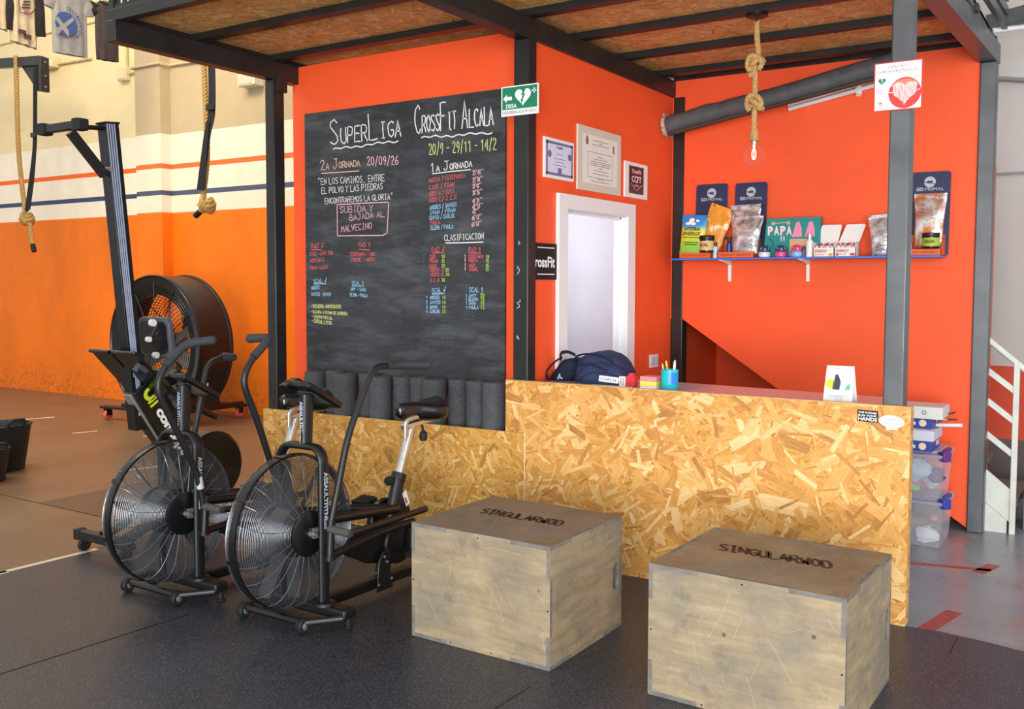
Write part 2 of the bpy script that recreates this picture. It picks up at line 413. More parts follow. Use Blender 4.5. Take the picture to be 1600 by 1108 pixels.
def ribbon(mb, pts, wdt, nrm, m=0):
    """flat band of chalk or paint along 3-D points lying on a surface with normal nrm"""
    P = [Vector(p) for p in pts]; n = Vector(nrm); vs = []
    for i, p in enumerate(P):
        t = (P[min(len(P)-1, i+1)]-P[max(0, i-1)]).normalized(); b = t.cross(n).normalized()*wdt/2
        e = t*wdt*.3*(-1 if i == 0 else 1 if i == len(P)-1 else 0)
        vs += [p+b+e, p-b+e]
    return mb.add(vs, [(2*i, 2*i+1, 2*i+3, 2*i+2) for i in range(len(P)-1)], m)
def stroke_txt(mb, s, o, u, v, h, w, wdt, jit=0.0, nrm=(0, -1, 0), m=0, gap=0.0):
    st, tw = strokes(s); o, u, v = Vector(o), Vector(u), Vector(v); kx = w/tw if w else h
    for pl in st:
        if gap and len(pl) > 1:
            a, b = Vector(pl[0]), Vector(pl[1]); pl = [tuple(a.lerp(b, gap))]+pl[1:]
        pts = []
        for a, b in zip(pl, pl[1:]):
            for t in (0, .5): pts.append((a[0]+(b[0]-a[0])*t, a[1]+(b[1]-a[1])*t))
        pts.append(pl[-1])
        ribbon(mb, [o+u*(a*kx+random.uniform(-jit, jit)*h)+v*(b*h+random.uniform(-jit, jit)*h) for a, b in pts], wdt, nrm, m)
    return mb
# ------------------------------------------------------------------ the place: floor, walls, frame
def orange_paint(name, hexc, scuff):
    k = new_mat(name, .55, 0, .35); v = k.coord(); c = lin(hexc)
    f = k.noise(v, 1.4, 6, .6)
    c2 = k.ramp(f, [(.3, tuple(x*.92 for x in c[:3])), (.7, tuple(min(1, x*1.05) for x in c[:3]))])
    vo = k.noise(v, 34, 2)
    c2 = k.mix(k.ramp(vo, [(.72, (0, 0, 0)), (.78, (scuff, scuff, scuff))]), c2, lin('b84a28'))
    k.color(c2); k.bump(k.noise(v, 90, 3), .08, .003)
    return k.m
ORANGE = orange_paint('orange_wall_paint', 'fb5c2d', .22)

def gym_wall():
    """far wall: cream blockwork, off-white band with orange and blue stripes, scuffed orange dado"""
    k = new_mat('striped_wall_paint', .6, 0, .3); v = k.coord()
    sep = k.n('ShaderNodeSeparateXYZ'); k.l(v, sep.inputs[0]); z = sep.outputs[2]
    z01 = k.math('DIVIDE', z, 8.0)
    bands = [(0, lin('f87a08')), (2.515/8, lin('f3ead8')), (2.735/8, lin('39476f')), (2.805/8, lin('f3ead8')), (3.075/8, lin('f26a1e')), (3.15/8, lin('f3ead8')), (3.54/8, lin('e9d8ac'))]
    c = k.ramp(z01, bands, 'CONSTANT')
    # greyer from the pilaster on: the duller light there is put into the wall colour
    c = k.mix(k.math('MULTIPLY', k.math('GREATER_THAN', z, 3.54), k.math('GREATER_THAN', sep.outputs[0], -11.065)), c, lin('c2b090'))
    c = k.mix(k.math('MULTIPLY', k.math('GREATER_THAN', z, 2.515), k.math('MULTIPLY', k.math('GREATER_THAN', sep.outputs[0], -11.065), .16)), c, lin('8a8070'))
    gr = k.noise(k.mapv(v, (1, 1, .5)), .9, 6, .6)
    dirt = k.math('MULTIPLY', k.ramp(gr, [(.4, (0, 0, 0)), (.75, (1, 1, 1))]), .5)
    low = k.math('LESS_THAN', z, 2.515)
    c = k.mix(k.math('MULTIPLY', dirt, low), c, lin('a85c12'))
    sp = k.noise(v, 26, 4, .7)
    nearfloor = k.n('ShaderNodeMapRange'); k.l(z, nearfloor.inputs[0]); nearfloor.inputs[1].default_value = 0; nearfloor.inputs[2].default_value = .55
    nearfloor.inputs[3].default_value = 1; nearfloor.inputs[4].default_value = 0
    spk = k.math('MULTIPLY', k.ramp(sp, [(.5, (0, 0, 0)), (.62, (1, 1, 1))]), nearfloor.outputs[0])
    c = k.mix(k.math('MULTIPLY', spk, .7), c, lin('6a4a2c'))
    fine = k.noise(v, 5, 5); c = k.mix(.12, c, k.ramp(fine, [(.3, lin('b0a890')), (.7, lin('ffffff'))]), 'MULTIPLY')
    k.color(c); k.bump(k.noise(v, 60, 3), .12, .004)
    return k.m
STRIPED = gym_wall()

def back_wall_paint():
    k = new_mat('grey_over_red_paint', .6, 0, .3); v = k.coord()
    sep = k.n('ShaderNodeSeparateXYZ'); k.l(v, sep.inputs[0])
    c = k.ramp(k.math('DIVIDE', sep.outputs[2], 8.0), [(0, lin('5b5350')), (.42/8, lin('c8482c')), (1.0/8, lin('b9b6b2'))], 'CONSTANT')
    c = k.mix(.2, c, k.ramp(k.noise(v, 2, 5), [(.3, lin('a0a0a0')), (.7, lin('ffffff'))]), 'MULTIPLY')
    k.color(c); return k.m
def concrete():
    k = new_mat('painted_concrete', .3, 0, .5); v = k.coord()
    f = k.noise(v, 2.2, 6, .6)
    c = k.ramp(f, [(.3, lin('7c8087')), (.7, lin('969ba2'))])
    w = k.noise(k.mapv(v, loc=(7, 3, 0)), 1.7, 5, .6)
    c = k.mix(k.ramp(w, [(.54, (0, 0, 0)), (.7, (.55, .55, .55))]), c, lin('96605a'))
    vo = k.n('ShaderNodeTexVoronoi'); vo.inputs['Scale'].default_value = 9; k.l(v, vo.inputs['Vector'])
    c = k.mix(k.ramp(vo.outputs['Distance'], [(.04, (.7, .7, .7)), (.07, (0, 0, 0))]), c, lin('3c3b3d'))
    k.color(c); k.val(k.b.inputs['Roughness'], k.math('MULTIPLY_ADD', f, .2, .18)); return k.m
RUBBER = speckled_rubber('rubber_mat', '272a32', 'b4b8c0', '343842', .40)
RUBBER2 = speckled_rubber('worn_rubber_mat', '6a5440', 'a08c74', '7c634b', .40)
RUBBER3 = speckled_rubber('dark_worn_rubber', '4e4034', '857462', '5c4a3c', .40)

m = MB(); m.box(-22, 6, -4, 9.2, -.12, -.012); struct(m, 'floor', concrete())
# rubber flooring: the paved area in the paler worn tiles and the dark training mat
m = MB()
m.prism([(-5.25, -3.5), (-5.25, 4.7), (-1.0, 4.76), (-.7, 4.78), (-.5, 4.755), (-.2, 4.69), (.4, 4.5), (1.5, 4.0), (3, 2.8), (4, 0), (4, -3.5)], (0, 0, -.012), (1, 0, 0), (0, 1, 0), (0, 0, .012))
m.box(-5.25, -5.0, 4.7, 4.9, -.012, 0)
struct(m, 'floor_training_mat', RUBBER)
m = MB(); m.box(-21, -5.262, -3.5, 8.1, -.012, -.001); m.box(-5.262, -5.0, 4.9, 8.1, -.012, -.001)
struct(m, 'floor_worn_mat', RUBBER2)
m = MB(); m.prism([(-6.7, 3.95), (-5.85, 3.95), (-5.85, 5.0), (-6.7, 5.0)], (0, 0, -.001), (1, 0, 0), (0, 1, 0), (0, 0, .002)); struct(m, 'floor_patch_tile', RUBBER3)
# seams between mats and tape marks on the floor
SEAM = M('seam_dark', '17171a', .7); TAPE = M('floor_tape', 'd9cdb4', .6, var=.15, vs=30); REDT = M('red_floor_paint', 'a5463c', .45, var=.15, vs=12)
def strip(name, p0, p1, w, mat, z=.0):
    a, b = Vector((p0[0], p0[1], 0)), Vector((p1[0], p1[1], 0)); d = (b-a).normalized(); n = Vector((-d.y, d.x, 0))*w/2
    mm = MB(); mm.prism([(0, 0), (1, 0), (1, 1), (0, 1)], a-n+Vector((0, 0, z)), b-a, n*2, (0, 0, .0018)); return struct(mm, name, mat)
strip('floor_tape_line', (-5.26, 1.2), (-5.245, 2.9), .05, TAPE); strip('floor_tape_line', (-5.25, 2.85), (-5.235, 3.45), .035, TAPE)
strip('floor_tape_line', (-11.05, 5.9), (-10.83, 6.62), .05, TAPE); strip('floor_tape_line', (-9.5, 6.0), (-9.43, 6.25), .035, TAPE)
strip('floor_tape_line', (-7.25, 5.0), (-7.05, 5.7), .035, TAPE); strip('floor_tape_line', (-8.7, 6.3), (-8.6, 6.7), .03, TAPE)
strip('floor_seam_line', (-3.95, 1.0), (-3.82, 3.0), .006, SEAM); strip('floor_seam_line', (-2.02, 1.5), (-1.98, 3.2), .002, SEAM)
strip('floor_seam_line', (-.62, 4.5), (-.62, 4.76), .003, SEAM); strip('floor_seam_line', (-20, 3.95), (-5.3, 3.95), .004, SEAM)
strip('floor_red_line', (-.775, 4.76), (-.69, 5.15), .075, REDT, -.012); strip('floor_red_line', (-1.3, 5.85), (-.62, 6.02), .05, REDT, -.012); strip('floor_red_line', (-.68, 5.93), (-.62, 6.15), .07, REDT, -.012)

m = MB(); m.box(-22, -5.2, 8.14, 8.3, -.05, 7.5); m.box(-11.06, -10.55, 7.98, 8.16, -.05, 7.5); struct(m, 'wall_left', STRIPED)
m = MB(); m.box(-5.2, 4, 8.2, 8.36, -.05, 7.0); struct(m, 'wall_back', back_wall_paint())
# office walls
m = MB(); m.box(-5.14, -3.082, 5.02, 5.08, 0, 3.168); struct(m, 'wall_board', ORANGE)
m = MB()
m.prism([(4.875, 0), (5.19, 0), (5.19, 2.13), (6.14, 2.13), (6.14, 0), (6.93, 0), (6.93, 3.168), (4.875, 3.168)], (-3.0, 0, 0), (0, 1, 0), (0, 0, 1), (-.08, 0, 0))
struct(m, 'wall_office', ORANGE)
m = MB(); m.prism([(-2.9, 1.352), (-.87, .012), (-.87, 3.168), (-3.0, 3.168), (-3.0, 1.352)], (0, 6.905, 0), (1, 0, 0), (0, 0, 1), (0, .07, 0)); struct(m, 'wall_shelf_side', ORANGE)
# under-stair space and store room seen through the doorway
m = MB(); m.box(-3.0, -.87, 7.9, 7.95, 0, 2.5); struct(m, 'wall_understair_back', ORANGE)
m = MB(); m.box(-3.06, -3.0, 6.99, 7.9, 0, 2.5); struct(m, 'wall_understair_side', ORANGE)
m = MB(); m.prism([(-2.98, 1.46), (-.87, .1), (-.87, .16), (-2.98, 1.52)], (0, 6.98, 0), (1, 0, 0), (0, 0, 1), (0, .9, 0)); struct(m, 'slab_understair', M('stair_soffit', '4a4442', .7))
COOLW = M('store_room_white', 'e4e8ee', .6, 0, .3, .03)
m = MB(); m.box(-4.35, -4.3, 5.1, 6.9, 0, 2.9); struct(m, 'wall_store_room', COOLW)
m = MB(); m.box(-4.35, -3.08, 6.9, 6.95, 0, 2.9); m.box(-4.35, -3.08, 5.085, 5.11, 0, 2.9); struct(m, 'wall_store_room_end', COOLW)
m = MB(); m.box(-4.35, -3.08, 5.1, 6.9, 2.86, 2.9); struct(m, 'ceiling_store_room', COOLW)
# door casing
m = MB()
m.box(-3.0, -2.975, 5.135, 5.245, 0, 2.18); m.box(-3.0, -2.975, 6.10, 6.215, 0, 2.18); m.box(-3.0, -2.975, 5.245, 6.10, 2.09, 2.18)
m.box(-3.09, -2.99, 5.19, 5.232, 0, 2.09); m.box(-3.09, -2.99, 6.10, 6.14, 0, 2.09); m.box(-3.09, -2.99, 5.2, 6.13, 2.085, 2.13)
m.box(-3.05, -3.035, 6.085, 6.10, 0, 2.085); m.box(-3.05, -3.035, 5.232, 6.10, 2.07, 2.085)
struct(m, 'door_1', M('door_casing_white', 'f1f1f2', .35, 0, .5, .02), bevel=.004)

# steel frame of the mezzanine
def column(x0, x1, y0, y1, z0, z1, mat): mm = MB(); mm.box(x0, x1, y0, y1, z0, z1); return struct(mm, 'column', mat, bevel=.008)
c_l = column(-5.17, -5.08, 4.78, 4.88, 0, 3.045, STEEL)
c_m = column(-3.085, -2.98, 4.78, 4.87, 0, 3.045, STEEL)
c_r = column(-.985, -.89, 4.79, 4.89, 0, 3.06, STEEL_GREY)
c_b = column(-2.995, -2.9, 6.9, 7.0, 0, 3.045, STEEL)
c_e = column(-.868, -.768, 6.88, 6.98, -.012, 3.05, STEEL_GREY)
def beam(pts, w, h, mat=STEEL, name='beam'): mm = MB(); mm.bar(pts[0], pts[1], w, h); return struct(mm, name, mat, bevel=.004)
beam(((-5.125, 3.54, 3.107), (-5.125, 6.99, 3.107)), .09, .125)
beam(((-3.03, 3.54, 3.107), (-3.03, 7.0, 3.107)), .1, .125)
beam(((-.955, 3.54, 3.115), (-.82, 7.02, 3.115)), .11, .125, STEEL_GREY)
beam(((-5.17, 3.575, 3.199), (1.0, 3.575, 3.199)), .06, .07)
for y in (4.12, 4.78, 5.40, 6.04, 6.67):
    mm = MB(); mm.box(-5.14, -.78, y, y+.08, 3.17, 3.212); struct(mm, 'beam_joist', STEEL, bevel=.003)
beam(((-3.0, 6.94, 3.19), (-.78, 6.94, 3.19)), .07, .05)
mm = MB(); mm.box(-5.17, -5.125, 3.6, 7.0, 3.17, 3.235); struct(mm, 'beam_edge_strip', STEEL)
mm = MB(); mm.box(-.87, -.8, 3.6, 7.0, 3.178, 3.235); struct(mm, 'beam_edge_strip', STEEL_GREY)
OSBC = osb('ceiling_board', 'XY', ('9a5e26', 'c58443', 'd9a05c', 'e6b574', 'f8d8a4'), 1.0, .6, 6)
m = MB(); m.box(-5.16, -.8, 3.58, 7.0, 3.213, 3.232); struct(m, 'ceiling', OSBC)
# guard rail above the mezzanine edge
m = MB(); m.box(-5.16, -.8, 3.56, 3.59, 3.235, 3.262); m.box(-5.16, -.8, 3.56, 3.59, 4.1, 4.13)
for i in range(5): m.box(-5.16+i*1.09, -5.115+i*1.09, 3.555, 3.6, 3.23, 4.13)
struct(m, 'beam_guard_frame', STEEL)
m = MB()
for i in range(70):
    m.box(-5.11+i*.06, -5.075+i*.06, 3.57, 3.578, 3.262, 4.1)
struct(m, 'beam_guard_slats', STEEL)
m = MB()
for i in range(8): m.bar((-.83, 3.6, 3.29+i*.09), (-.74, 7.0, 3.29+i*.09), .03, .055)
struct(m, 'beam_guard_slats', STEEL_GREY)
# steelwork beyond the office, upper right
beam(((-.85, 7.05, 3.33), (1.5, 6.6, 3.56)), .08, .1, STEEL_GREY)
m = MB(); m.cyl((-.9, 6.98, 3.265), (1.5, 7.2, 3.3), .018); struct(m, 'trim_1', M('conduit_white', 'd8d8d6', .4)) 
m = MB(); m.cyl((-1, 8.17, 3.2), (1.5, 8.17, 2.75), .018, 10); m.box(-1, 2, 8.185, 8.2, 2.455, 2.475); struct(m, 'trim_2', M('conduit_grey', '77777a', .5))
m = MB(); m.box(-16, -11.3, 8.125, 8.14, 5.19, 5.21); struct(m, 'trim_3', M('wall_joint', 'b89f62', .7))
mm = MB(); mm.box(-5.08, -5.06, 4.80, 4.89, 2.96, 3.10); mm.cyl((-5.06, 4.845, 3.08), (-5.052, 4.845, 3.08), .009, 8); mm.cyl((-5.06, 4.845, 2.98), (-5.052, 4.845, 2.98), .009, 8); struct(mm, 'beam_joint_plate', STEEL)
# faint chalk-like scuff marks on the middle column
m = MB()
for zz, s in ((1.86, .02), (1.70, .045), (1.50, .05), (1.30, .02)):
    pts = [(-3.045+random.uniform(-.012, .012), 4.7785, zz+s*(i/5-.5)) for i in range(6)]
    ribbon(m, pts, .006, (0, -1, 0))
struct(m, 'column_marks', M('blue_chalk_mark', '9db6d2', .8))
CH=[('SuperLiga', -4.757, 2.587, -4.121, 2.599, 0.172, 'white'),
('~', -4.729, 2.555, -4.142, 2.569, 0.017, 'white'),
('CrossFit Alcala', -3.996, 2.606, -3.38, 2.61, 0.178, 'white'),
('~', -3.943, 2.574, -3.385, 2.561, 0.012, 'white'),
('20/9 - 29/11 - 14/2', -3.881, 2.459, -3.351, 2.455, 0.07, 'yellow'),
('1a Jornada', -3.87, 2.345, -3.54, 2.361, 0.058, 'white'),
('_', -3.855, 2.334, -3.55, 2.342, 0.004, 'white'),
('MARIA / ESTEFANIA', -3.881, 2.278, -3.59, 2.294, 0.028, 'red'),
('KIKE / FRAN', -3.881, 2.23, -3.675, 2.244, 0.028, 'red'),
('ADRI A / LUIS', -3.881, 2.189, -3.68, 2.202, 0.028, 'red'),
('ADRI C / J.C.R', -3.881, 2.15, -3.66, 2.161, 0.028, 'red'),
('ANDRES / JAVIER', -3.876, 2.102, -3.66, 2.115, 0.025, 'blue'),
('IVAN / FRAN', -3.874, 2.068, -3.67, 2.08, 0.025, 'blue'),
('DAVID / CARLOS', -3.876, 2.035, -3.675, 2.045, 0.025, 'blue'),
('PAULA', -3.871, 2.002, -3.793, 2.007, 0.025, 'red'),
('ELENA / PAULA', -3.868, 1.971, -3.685, 1.976, 0.025, 'blue'),
("35'43''", -3.533, 2.306, -3.447, 2.309, 0.029, 'pink'),
("35'50''", -3.533, 2.261, -3.454, 2.266, 0.029, 'pink'),
("37'48''", -3.533, 2.221, -3.464, 2.227, 0.029, 'pink'),
("38'26''", -3.533, 2.179, -3.457, 2.187, 0.029, 'pink'),
("41'31''", -3.533, 2.127, -3.457, 2.133, 0.029, 'pink'),
("42'53''", -3.533, 2.091, -3.452, 2.099, 0.029, 'pink'),
("43''", -3.533, 2.059, -3.486, 2.064, 0.029, 'pink'),
("46'13''", -3.537, 2.02, -3.461, 2.03, 0.029, 'pink'),
("64'61''", -3.54, 1.979, -3.461, 1.988, 0.029, 'pink'),
('CLASIFICACION', -3.757, 1.896, -3.447, 1.902, 0.037, 'white'),
('_', -3.749, 1.882, -3.451, 1.882, 0.003, 'white'),
('RxD %', -3.86, 1.825, -3.755, 1.829, 0.032, 'red'),
('_', -3.859, 1.819, -3.759, 1.822, 0.002, 'red'),
('RxD &', -3.563, 1.821, -3.467, 1.818, 0.031, 'red'),
('_', -3.563, 1.815, -3.471, 1.813, 0.002, 'red'),
('KIKE', -3.875, 1.786, -3.825, 1.785, 0.021, 'red'),
('1', -3.933, 1.787, -3.921, 1.787, 0.017, 'faint'),
('10', -3.78, 1.786, -3.752, 1.786, 0.021, 'green'),
('FRAN', -3.875, 1.756, -3.811, 1.755, 0.021, 'red'),
('2', -3.933, 1.756, -3.921, 1.756, 0.017, 'faint'),
('8', -3.78, 1.756, -3.752, 1.756, 0.021, 'green'),
('LUIS', -3.875, 1.725, -3.821, 1.725, 0.021, 'red'),
('3', -3.933, 1.726, -3.921, 1.726, 0.017, 'faint'),
('20', -3.78, 1.726, -3.752, 1.726, 0.021, 'green'),
('ADRI A', -3.875, 1.698, -3.761, 1.698, 0.021, 'red'),
('4', -3.933, 1.698, -3.921, 1.698, 0.017, 'faint'),
('20', -3.748, 1.699, -3.72, 1.699, 0.021, 'green'),
('ADRI C', -3.875, 1.668, -3.761, 1.668, 0.021, 'red'),
('5', -3.933, 1.668, -3.921, 1.668, 0.017, 'faint'),
('30', -3.745, 1.669, -3.717, 1.669, 0.021, 'green'),
('J.C.R', -3.875, 1.63, -3.799, 1.63, 0.021, 'red'),
('6', -3.933, 1.63, -3.921, 1.63, 0.017, 'faint'),
('30', -3.78, 1.632, -3.752, 1.632, 0.021, 'green'),
('ESTEFANIA', -3.561, 1.782, -3.449, 1.781, 0.021, 'red'),
('1', -3.598, 1.783, -3.582, 1.783, 0.021, 'pink'),
('10', -3.431, 1.781, -3.405, 1.78, 0.02, 'green'),
('NORA', -3.561, 1.757, -3.492, 1.756, 0.021, 'red'),
('1', -3.598, 1.757, -3.582, 1.757, 0.021, 'pink'),
('8', -3.431, 1.755, -3.405, 1.755, 0.02, 'green'),
('ANA', -3.561, 1.728, -3.512, 1.727, 0.021, 'red'),
('1', -3.598, 1.728, -3.582, 1.728, 0.021, 'pink'),
('6', -3.431, 1.727, -3.405, 1.727, 0.02, 'green'),
('IRENE', -3.561, 1.701, -3.492, 1.701, 0.021, 'red'),
('1', -3.598, 1.701, -3.582, 1.701, 0.021, 'pink'),
('5', -3.431, 1.701, -3.405, 1.7, 0.02, 'green'),
('SCAL %', -3.859, 1.555, -3.748, 1.567, 0.032, 'blue'),
('_', -3.859, 1.55, -3.76, 1.555, 0.002, 'blue'),
('SCAL &', -3.558, 1.565, -3.449, 1.566, 0.03, 'blue'),
('ANDRES', -3.876, 1.518, -3.796, 1.519, 0.021, 'blue'),
('1', -3.909, 1.518, -3.895, 1.518, 0.021, 'blue'),
('18', -3.775, 1.519, -3.748, 1.52, 0.021, 'green'),
('JAVIER', -3.876, 1.485, -3.79, 1.486, 0.021, 'blue'),
('2', -3.909, 1.484, -3.895, 1.485, 0.021, 'blue'),
('16', -3.775, 1.486, -3.748, 1.487, 0.021, 'green'),
('DAVID', -3.876, 1.454, -3.816, 1.455, 0.021, 'blue'),
('3', -3.909, 1.454, -3.895, 1.454, 0.021, 'blue'),
('14', -3.775, 1.456, -3.748, 1.457, 0.021, 'green'),
('CARLOS', -3.876, 1.425, -3.796, 1.427, 0.021, 'blue'),
('4', -3.909, 1.425, -3.895, 1.425, 0.021, 'blue'),
('12', -3.775, 1.427, -3.749, 1.428, 0.021, 'green'),
('ANY', -3.561, 1.535, -3.501, 1.536, 0.019, 'blue'),
('1', -3.586, 1.535, -3.575, 1.535, 0.019, 'blue'),
('20', -3.471, 1.536, -3.442, 1.536, 0.021, 'green'),
('ELENA', -3.561, 1.511, -3.49, 1.512, 0.019, 'blue'),
('1', -3.586, 1.51, -3.575, 1.511, 0.019, 'blue'),
('18', -3.471, 1.512, -3.442, 1.512, 0.021, 'green'),
('SARA', -3.561, 1.486, -3.507, 1.486, 0.019, 'blue'),
('1', -3.586, 1.485, -3.575, 1.485, 0.019, 'blue'),
('15', -3.471, 1.487, -3.442, 1.487, 0.021, 'green'),
('PAULA', -3.561, 1.457, -3.486, 1.459, 0.019, 'blue'),
('1', -3.586, 1.457, -3.575, 1.457, 0.019, 'blue'),
('13', -3.471, 1.459, -3.441, 1.459, 0.021, 'green'),
('2a Jornada', -4.85, 2.419, -4.482, 2.424, 0.068, 'tan'),
('_', -4.841, 2.395, -4.49, 2.391, 0.003, 'tan'),
('20/09/26', -4.415, 2.426, -4.138, 2.412, 0.057, 'pink'),
('"EN LOS CAMINOS, ENTRE', -4.877, 2.316, -4.26, 2.31, 0.044, 'white'),
('EL POLVO Y LAS PIEDRAS', -4.842, 2.251, -4.276, 2.256, 0.043, 'white'),
('ENCONTRAREMOS LA GLORIA"', -4.81, 2.179, -4.186, 2.185, 0.039, 'white'),
('SUBIDA Y', -4.668, 2.111, -4.363, 2.11, 0.044, 'pink'),
('BAJADA AL', -4.58, 2.054, -4.261, 2.07, 0.039, 'pink'),
('MALVECINO', -4.656, 1.978, -4.375, 1.993, 0.042, 'pink'),
('_', -4.695, 2.169, -4.226, 2.166, 0.003, 'pink'),
('_', -4.226, 2.166, -4.24, 1.959, 0.003, 'pink'),
('_', -4.24, 1.959, -4.283, 1.944, 0.003, 'pink'),
('_', -4.283, 1.944, -4.694, 1.951, 0.003, 'pink'),
('_', -4.694, 1.951, -4.695, 2.169, 0.003, 'pink'),
('RxD %', -4.949, 1.87, -4.826, 1.87, 0.032, 'red'),
('_', -4.949, 1.858, -4.847, 1.857, 0.002, 'red'),
('KIKE - JAVI TXN', -4.962, 1.814, -4.739, 1.82, 0.026, 'red'),
('ADRIAN C', -4.963, 1.766, -4.823, 1.774, 0.025, 'red'),
('FRAN - LUIS', -4.963, 1.717, -4.79, 1.724, 0.022, 'red'),
('RxD &', -4.499, 1.872, -4.387, 1.87, 0.029, 'red'),
('_', -4.491, 1.854, -4.396, 1.848, 0.002, 'red'),
('ESTEFANIA - ANA', -4.571, 1.809, -4.348, 1.807, 0.025, 'red'),
('IRENE - NORA', -4.572, 1.77, -4.349, 1.771, 0.024, 'red'),
('SCAL %', -4.929, 1.618, -4.802, 1.626, 0.029, 'blue'),
('_', -4.923, 1.614, -4.808, 1.615, 0.002, 'blue'),
('ANDRES', -4.952, 1.573, -4.869, 1.578, 0.024, 'blue'),
('JAVIER - DAVID', -4.953, 1.53, -4.761, 1.528, 0.024, 'blue'),
('SCAL &', -4.561, 1.609, -4.452, 1.609, 0.025, 'blue'),
('_', -4.557, 1.602, -4.453, 1.6, 0.002, 'blue'),
('ANY - SARA', -4.574, 1.568, -4.43, 1.565, 0.022, 'blue'),
('ELENA - PAULA', -4.578, 1.53, -4.418, 1.524, 0.022, 'blue'),
('- RECUERDA INSCRIBIRTE', -4.958, 1.443, -4.664, 1.444, 0.022, 'yellow'),
('- BAJADA A RITMO DE CARRERA', -4.959, 1.405, -4.603, 1.396, 0.02, 'yellow'),
('- TIEMPO PARCIAL', -4.95, 1.372, -4.748, 1.361, 0.021, 'yellow'),
('- DORSAL LISTO', -4.951, 1.339, -4.756, 1.324, 0.024, 'yellow'),
('=', -3.956, 1.409, -3.883, 1.41, 0.015, 'faint'),
('=', -3.956, 1.379, -3.862, 1.382, 0.015, 'faint'),
('=', -3.956, 1.35, -3.865, 1.353, 0.015, 'faint'),
('=', -3.956, 1.321, -3.89, 1.323, 0.015, 'faint'),
('=', -3.956, 1.292, -3.876, 1.294, 0.015, 'faint'),
('=', -3.956, 1.263, -3.862, 1.266, 0.015, 'faint'),
('=', -3.957, 1.233, -3.869, 1.236, 0.015, 'faint'),
('=', -3.957, 1.204, -3.86, 1.208, 0.015, 'faint'),
('=', -3.957, 1.175, -3.863, 1.179, 0.015, 'faint'),
('=', -3.781, 1.393, -3.702, 1.395, 0.015, 'faint'),
('=', -3.781, 1.366, -3.67, 1.369, 0.015, 'faint'),
('=', -3.781, 1.339, -3.706, 1.341, 0.015, 'faint'),
('=', -3.781, 1.312, -3.652, 1.315, 0.015, 'faint'),
('=', -3.781, 1.284, -3.656, 1.288, 0.015, 'faint'),
('=', -3.781, 1.257, -3.678, 1.261, 0.015, 'faint'),
('=', -3.781, 1.23, -3.691, 1.233, 0.015, 'faint'),
('=', -3.597, 1.433, -3.511, 1.435, 0.013, 'faint'),
('=', -3.597, 1.408, -3.53, 1.409, 0.013, 'faint'),
('=', -3.597, 1.382, -3.532, 1.384, 0.013, 'faint'),
('=', -4.524, 1.735, -4.243, 1.733, 0.014, 'faint'),
('=', -4.405, 1.677, -4.258, 1.677, 0.014, 'faint'),
('=', -4.493, 1.633, -4.182, 1.633, 0.014, 'faint'),
('=', -4.525, 1.597, -4.328, 1.597, 0.014, 'faint'),
('=', -4.342, 1.782, -4.265, 1.781, 0.014, 'faint'),
('=', -4.173, 1.869, -4.113, 1.868, 0.015, 'faint'),
('=', -4.166, 1.805, -4.114, 1.804, 0.015, 'faint'),
('=', -4.159, 1.741, -4.114, 1.74, 0.015, 'faint'),
('=', -4.174, 1.677, -4.114, 1.677, 0.015, 'faint'),
('=', -4.167, 1.613, -4.115, 1.613, 0.015, 'faint'),
('=', -4.16, 1.549, -4.115, 1.549, 0.015, 'faint'),
('=', -4.175, 1.484, -4.115, 1.485, 0.015, 'faint'),
('=', -4.168, 1.42, -4.116, 1.421, 0.015, 'faint'),
('=', -4.161, 1.356, -4.116, 1.357, 0.015, 'faint'),
('=', -4.274, 1.554, -4.247, 1.554, 0.015, 'faint'),
('=', -4.275, 1.489, -4.248, 1.489, 0.015, 'faint'),
('=', -4.275, 1.424, -4.248, 1.424, 0.015, 'faint'),
('=', -4.275, 1.359, -4.249, 1.359, 0.015, 'faint'),
('=', -4.276, 1.294, -4.249, 1.294, 0.015, 'faint')]
# ------------------------------------------------------------------ chalkboard
def slate():
    k = new_mat('chalkboard_slate', .62, 0, .35); v = k.coord()
    f = k.noise(v, 1.6, 6, .65); g = k.noise(k.mapv(v, (1.2, 1, 5), (0, .5, 0)), 2.0, 5, .7)
    c = k.ramp(f, [(.3, lin('292b2e')), (.7, lin('3d4145'))])
    c = k.mix(k.ramp(g, [(.46, (0, 0, 0)), (.8, (.5, .5, .5))]), c, lin('767c80'))
    k.color(c); return k.m
bd = thing('chalkboard', 'large black chalkboard covered in chalk handwriting on the orange wall', 'chalkboard', (-4.147, 5.0, 1.86))
m = MB(); m.box(-5.005, -3.288, 5.0, 5.019, .9, 2.825); m.build('board_panel', slate(), bd)
CHC = dict(white=('e8e8e6', 'white'), pink=('f0b6c0', 'pink'), red=('d6666a', 'red'), blue=('92c0e2', 'pale blue'), yellow=('d6d88a', 'yellow'), green=('a4cc50', 'green'), tan=('e2b9a0', 'salmon'), faint=('596066', 'rubbed-out grey'))
